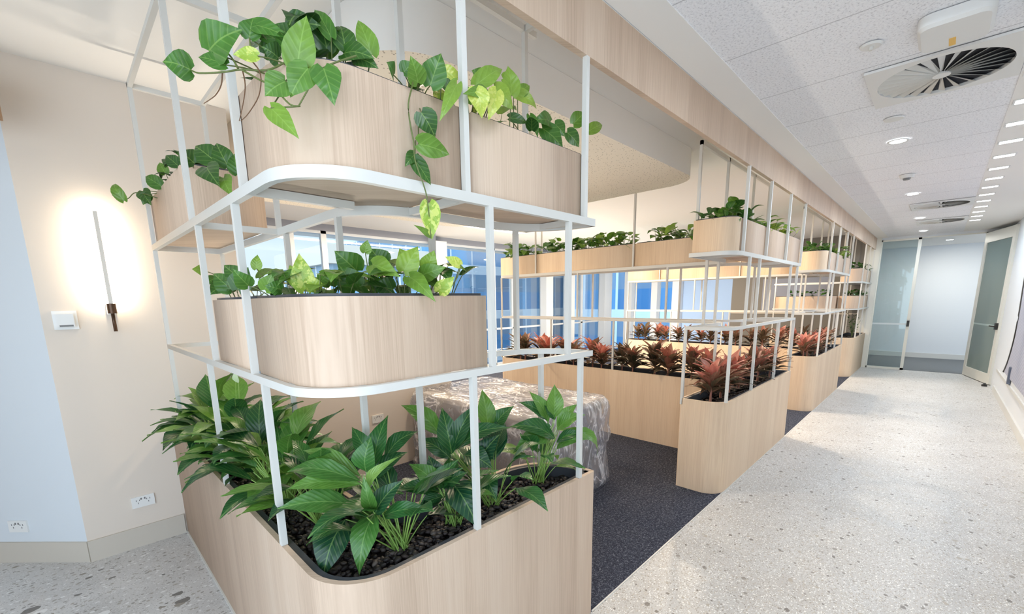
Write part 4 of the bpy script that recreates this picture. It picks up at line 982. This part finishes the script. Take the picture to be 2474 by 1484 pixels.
def swirl(cx, cy, label, s=.295):
    z = ZC; t = thing('ceiling_air_vent', (cx, cy, z), label, 'vent', 'swirl air diffusers')
    m = MB(); n = 48; R = .262
    sq = []
    for k in range(n):
        a_ = 2 * PI * k / n; c_, s_ = math.cos(a_), math.sin(a_); q = s / max(abs(c_), abs(s_)); sq.append((cx + c_ * q, cy + s_ * q))
    circ = [(cx + R * math.cos(2 * PI * k / n), cy + R * math.sin(2 * PI * k / n)) for k in range(n)]
    m.strip([(x, y, z - .012) for x, y in sq][::-1], [(x, y, z - .012) for x, y in circ][::-1], smooth=False)
    m.strip([(x, y, z) for x, y in sq], [(x, y, z - .012) for x, y in sq], smooth=False)
    m.strip([(x, y, z - .012) for x, y in circ], [(x, y, z + .03) for x, y in circ])
    m.build('plate', M['white_plastic'], t)
    v = MB(); v.disc(cx, cy, z + .0025, R - .002, 40); v.build('plenum', M['void'], t)
    nb = 26
    for k in range(nb):
        a_ = 2 * PI * k / nb; e = Vector((math.cos(a_), math.sin(a_))); p_ = Vector((-e.y, e.x))
        r0, r1 = .035, R; w0, w1 = .0035, .015
        q = []
        for rr_, ww in ((r0, w0), (r1, w1)):
            q.append((cx + e.x * rr_ + p_.x * ww, cy + e.y * rr_ + p_.y * ww, z + .001)); q.append((cx + e.x * rr_ - p_.x * ww, cy + e.y * rr_ - p_.y * ww, z - .011))
        b = MB(); b.face([q[0], q[2], q[3], q[1]]); b.face([(x_, y_, z_ + .002) for x_, y_, z_ in (q[1], q[3], q[2], q[0])])
        b.build('blade', M['white_steel'], t)
    h = MB(); h.cyl(cx, cy, z - .014, z - .004, .036, .036, 24); h.build('hub', M['white_plastic'], t)
swirl(3.425, .132, 'square swirl air diffuser with dark slots, nearest in the corridor ceiling')
swirl(8.2, .132, 'swirl air diffuser farther down the corridor ceiling, first of the two thin ones')
swirl(10.0, .132, 'swirl air diffuser closest to the glazed end of the corridor')

t = thing('ceiling_sensor_box', (2.86, .09, ZC), 'rounded white box with a yellow sticker on the ceiling beside the nearest diffuser', 'ceiling unit')
m = MB(); o1 = rp([(2.70, -.03, .05), (2.98, -.03, .05), (2.98, .205, .05), (2.70, .205, .05)]); m.prism(inset(o1, .0), ZC - .04, ZC, bottom=False, smooth=True)
m.strip([(x, y, ZC - .04) for x, y in o1][::-1], [(x, y, ZC - .052) for x, y in inset(o1, .012)][::-1]); m.face([(x, y, ZC - .052) for x, y in inset(o1, .012)][::-1]); m.build('housing', M['white_plastic'], t)
m = MB(); m.quadbox(2.875, 2.955, .082, .104, ZC - .0535, ZC - .052); m.build('sticker', M['yellow'], t)

t = thing('smoke_detector', (2.82, .369, ZC), 'small round white sprinkler plate left of the rounded box on the ceiling', 'detector')
m = MB(); m.cyl(2.82, .369, ZC - .008, ZC, .036, .044); m.build('plate', M['white_plastic'], t)
m = MB(); m.cyl(2.82, .369, ZC - .022, ZC - .008, .008, .010, 12); m.build('tip', M['white_steel'], t)
m = MB(); m.cyl(4.04, .36, ZC - .006, ZC, .050, .055); tag(m.build('ceiling_cover_plate', M['white_plastic']), 'flat round white cover plate between the nearest diffuser and the first downlight', 'cover plate')
t = thing('ceiling_motion_sensor', (5.97, .373, ZC), 'round ceiling sensor with a grey lens between the first two downlights', 'sensor')
m = MB(); m.cyl(5.97, .373, ZC - .03, ZC, .05, .062); m.build('housing', M['white_plastic'], t)
m = MB(); m.cyl(5.97, .373, ZC - .045, ZC - .03, .025, .032, 20); m.build('lens', M['grey_plastic'], t)

# row of small square spots beside the right wall
for k in range(14):
    x = 3.75 + .508 * k
    t = thing('ceiling_spotlight', (x, -.25, ZC), 'small bright square spotlight in the row along the right side of the corridor ceiling', 'spotlight', 'row of small corridor spotlights')
    m = MB(); m.ring(rp([(x - .05, -.32, .008), (x + .05, -.32, .008), (x + .05, -.18, .008), (x - .05, -.18, .008)], 3), rp([(x - .04, -.31, .006), (x + .04, -.31, .006), (x + .04, -.19, .006), (x - .04, -.19, .006)], 3), ZC - .005, ZC); m.build('trim_ring', M['white_plastic'], t)
    m = MB(); m.face([(x - .04, -.31, ZC - .003), (x - .04, -.19, ZC - .003), (x + .04, -.19, ZC - .003), (x + .04, -.31, ZC - .003)]); m.build('diffuser', M['lamp_cool'], t)

# long warm linear light in the lounge ceiling
t = thing('linear_ceiling_light', (4.7, 5.9, ZA), 'long warm strip light in the lounge ceiling near the windows', 'light')
m = MB(); m.ring(rp([(2.6, 5.80, 0), (6.4, 5.80, 0), (6.4, 6.02, 0), (2.6, 6.02, 0)]), rp([(2.61, 5.81, 0), (6.39, 5.81, 0), (6.39, 6.01, 0), (2.61, 6.01, 0)]), ZA - .03, ZA); m.build('housing', M['white_steel'], t)
m = MB(); m.face([(2.61, 5.81, ZA - .025), (2.61, 6.01, ZA - .025), (6.39, 6.01, ZA - .025), (6.39, 5.81, ZA - .025)]); m.build('diffuser', M['lamp_warm'], t)
m = MB(); m.cyl(5.0, 4.9 + .7, ZA - .03, ZA, .04, .05, 20)
tag(m.build('lounge_smoke_detector', M['white_plastic']), 'small white detector on the lounge ceiling near the strip light', 'detector')

# ribbed graphic panel on the right wall with a curved dark edge
t = thing('wall_panel', (8.0, -.78, 1.0), 'grey ribbed wall panel with a curved black edge on the right corridor wall', 'wall panel')
edge = [(9.18, .452), (8.95, .60), (8.78, .80), (8.70, 1.0), (8.70, 1.26), (8.76, 1.49), (8.82, 1.75), (8.8, 2.0), (8.7, 2.2)]
edge = smooth_path([(x, 0, z) for x, z in edge], 3)
m = MB(); pl = [(p.x, -.762, p.z) for p in edge] + [(5.0, -.762, 2.2), (5.0, -.762, .452)]
def m_rib():
    m_ = mat('grey_ribbed_fabric', rough=.8); t_ = NT(m_); x_, y_, z_ = t_.sep(t_.geo())
    s_ = t_.math('FRACT', t_.math('ADD', t_.math('MULTIPLY', x_, 14.0), t_.math('MULTIPLY', z_, 6.0)))
    t_.l(t_.mix(t_.math('GREATER_THAN', s_, .5), srgb(196, 198, 210), srgb(150, 152, 170)), t_.b.inputs['Base Color']); return m_
m.face(pl); bk = [(x_, -.78, z_) for x_, y_, z_ in pl]; m.strip(bk, pl, smooth=False); m.build('panel', m_rib(), t)
m = MB(); m.tube([(p.x + .01, -.762, p.z) for p in edge], .012, 6); m.build('edge_trim', M['dark'], t)
m = MB(); m.quadbox(8.45, 8.53, -.775, -.745, .38, .60); tag(m.build('wall_bracket', mat('slate_grey', srgb(96, 104, 120), .5)), 'small slate grey upright bracket at the foot of the ribbed panel', 'bracket')

# ================================================================== LIGHT
wd = bpy.data.worlds.new('sky'); scene.world = wd; wd.use_nodes = True
nt = wd.node_tree; bg = nt.nodes['Background']
tc = nt.nodes.new('ShaderNodeTexCoord'); sx = nt.nodes.new('ShaderNodeSeparateXYZ'); nt.links.new(tc.outputs['Generated'], sx.inputs[0])
nz_ = nt.nodes.new('ShaderNodeTexNoise'); nz_.inputs['Scale'].default_value = 3.0; nz_.inputs['Detail'].default_value = 4
mp_ = nt.nodes.new('ShaderNodeMapping'); mp_.inputs['Scale'].default_value = (1, 1, 4); nt.links.new(tc.outputs['Generated'], mp_.inputs[0]); nt.links.new(mp_.outputs[0], nz_.inputs['Vector'])
ad = nt.nodes.new('ShaderNodeMath'); ad.operation = 'MULTIPLY_ADD'; nt.links.new(nz_.outputs['Fac'], ad.inputs[0]); ad.inputs[1].default_value = .22; nt.links.new(sx.outputs[2], ad.inputs[2])
rmp = nt.nodes.new('ShaderNodeValToRGB'); nt.links.new(ad.outputs[0], rmp.inputs[0])
e = rmp.color_ramp.elements; e[0].position = .06; e[0].color = (*srgb(236, 242, 248), 1); e[1].position = .36; e[1].color = (*srgb(186, 214, 244), 1)
nt.links.new(rmp.outputs[0], bg.inputs[0]); bg.inputs[1].default_value = SKY

def area(x, y, z, sx_, sy_, watts, col, name='lamp_light', rot=(0, 0, 0), spread=PI):
    l = bpy.data.lights.new(name, 'AREA'); l.shape = 'RECTANGLE'; l.size = sx_; l.size_y = sy_; l.energy = watts; l.color = col; l.spread = spread
    o = bpy.data.objects.new(name, l); COL.objects.link(o); o.location = (x, y, z); o.rotation_euler = rot; return o
COOL = (.76, .88, 1.0); WARM = (1.0, .80, .58); NEUT = (1.0, .95, .88)
for x in (4.63, 7.12, 9.4, 11.33): area(x, .37, ZC - .03, .1, .1, 13 * KC, COOL)
area(7.1, -.25, ZC - .02, 6.6, .06, 46 * KC, COOL)               # the row of small spots
for x in (-1.2, .6, 2.2): area(x, .3, ZC - .02, .5, .3, 8 * KC, (.80, .90, 1.0))   # corridor lights above and behind the camera
area(13.4, 0, ZC - .05, .1, .1, 34 * KC, (1, .96, .86))
area(4.5, 5.9, ZA - .05, 3.7, .2, 110 * KW, WARM)                # the strip light
for x, y in ((2.1, 2.5), (6.2, 2.6), (6.2, 4.6), (9.6, 2.6), (9.6, 4.6)):
    area(x, y, (2.59 if x < 4.3 else ZA - .02), .12, .12, (12 if x < 4.3 else 32) * KW, WARM)
area(.217, 3.506, 1.82, .02, .52, 4.6, (1, .84, .62), rot=(PI / 2, 0, 0))   # lamp rod, shining on the wall
area(-1.4, 2.4, ZA - .02, .5, .5, 6, NEUT)

def uplight(x0, x1, y0, y1, z, watts, label):  # bars added out of view to brighten the lounge ceiling and raft
    t = thing('added_uplight', ((x0 + x1) / 2, (y0 + y1) / 2, z), label, 'light')
    m = MB(); m.quadbox(x0, x1, y0, y1, z, z + .03); m.build('housing', M['white_steel'], t)
    area((x0 + x1) / 2, (y0 + y1) / 2, z + .035, x1 - x0 - .02, y1 - y0 - .01, watts, (1, .88, .72), rot=(PI, 0, 0))
uplight(1.0, 2.7, 3.58, 3.65, 1.0, 18 * KU, 'added hidden slim warm uplight bar on top of the low wall behind the nearest planter')
uplight(4.9, 7.4, 5.20, 5.26, .0, 56 * KU, 'added hidden warm floor uplight bar on the lounge carpet behind the middle planter')
uplight(8.4, 11.4, 5.20, 5.26, .0, 34 * KU, 'added hidden warm floor uplight bar on the lounge carpet near the end wall')
sun = bpy.data.lights.new('daylight', 'SUN'); sun.energy = SUN; sun.angle = math.radians(110); sun.color = (.72, .86, 1.0)
so = bpy.data.objects.new('daylight', sun); COL.objects.link(so)
so.rotation_euler = Vector((.80, .52, -.20)).to_track_quat('-Z', 'Y').to_euler()
# ================================================================== CAMERA
cam = bpy.data.cameras.new('camera'); co = bpy.data.objects.new('camera', cam); COL.objects.link(co)
cam.sensor_width = 36; cam.sensor_fit = 'HORIZONTAL'; cam.lens = 1048.4 * 36 / 2474; cam.shift_y = 174.48 / 2474; cam.clip_start = .05; cam.clip_end = 500
yaw, pit, rol = map(math.radians, (44.298, -10.346, .8261))
fw = Vector((math.cos(pit) * math.cos(yaw), math.cos(pit) * math.sin(yaw), math.sin(pit)))
rt = Vector((math.sin(yaw), -math.cos(yaw), 0)); dn = fw.cross(rt)
r2 = rt * math.cos(rol) + dn * math.sin(rol); d2 = -rt * math.sin(rol) + dn * math.cos(rol)
mw = Matrix.Identity(4)
for i, v in enumerate((r2, -d2, -fw)):
    for j in range(3): mw[j][i] = v[j]
mw.translation = (0, 0, 1.55); co.matrix_world = mw
scene.camera = co
vs = scene.view_settings; scene.display_settings.display_device = 'sRGB'
vs.view_transform = 'Standard'; vs.look = 'None'; vs.exposure = EXPO; vs.gamma = 1; vs.use_curve_mapping = False
cy = scene.cycles
cy.use_denoising = True; cy.max_bounces = 8; cy.diffuse_bounces = 5; cy.glossy_bounces = 3; cy.transmission_bounces = 4; cy.transparent_max_bounces = 10
cy.sample_clamp_indirect = 6; cy.caustics_reflective = False; cy.caustics_refractive = False
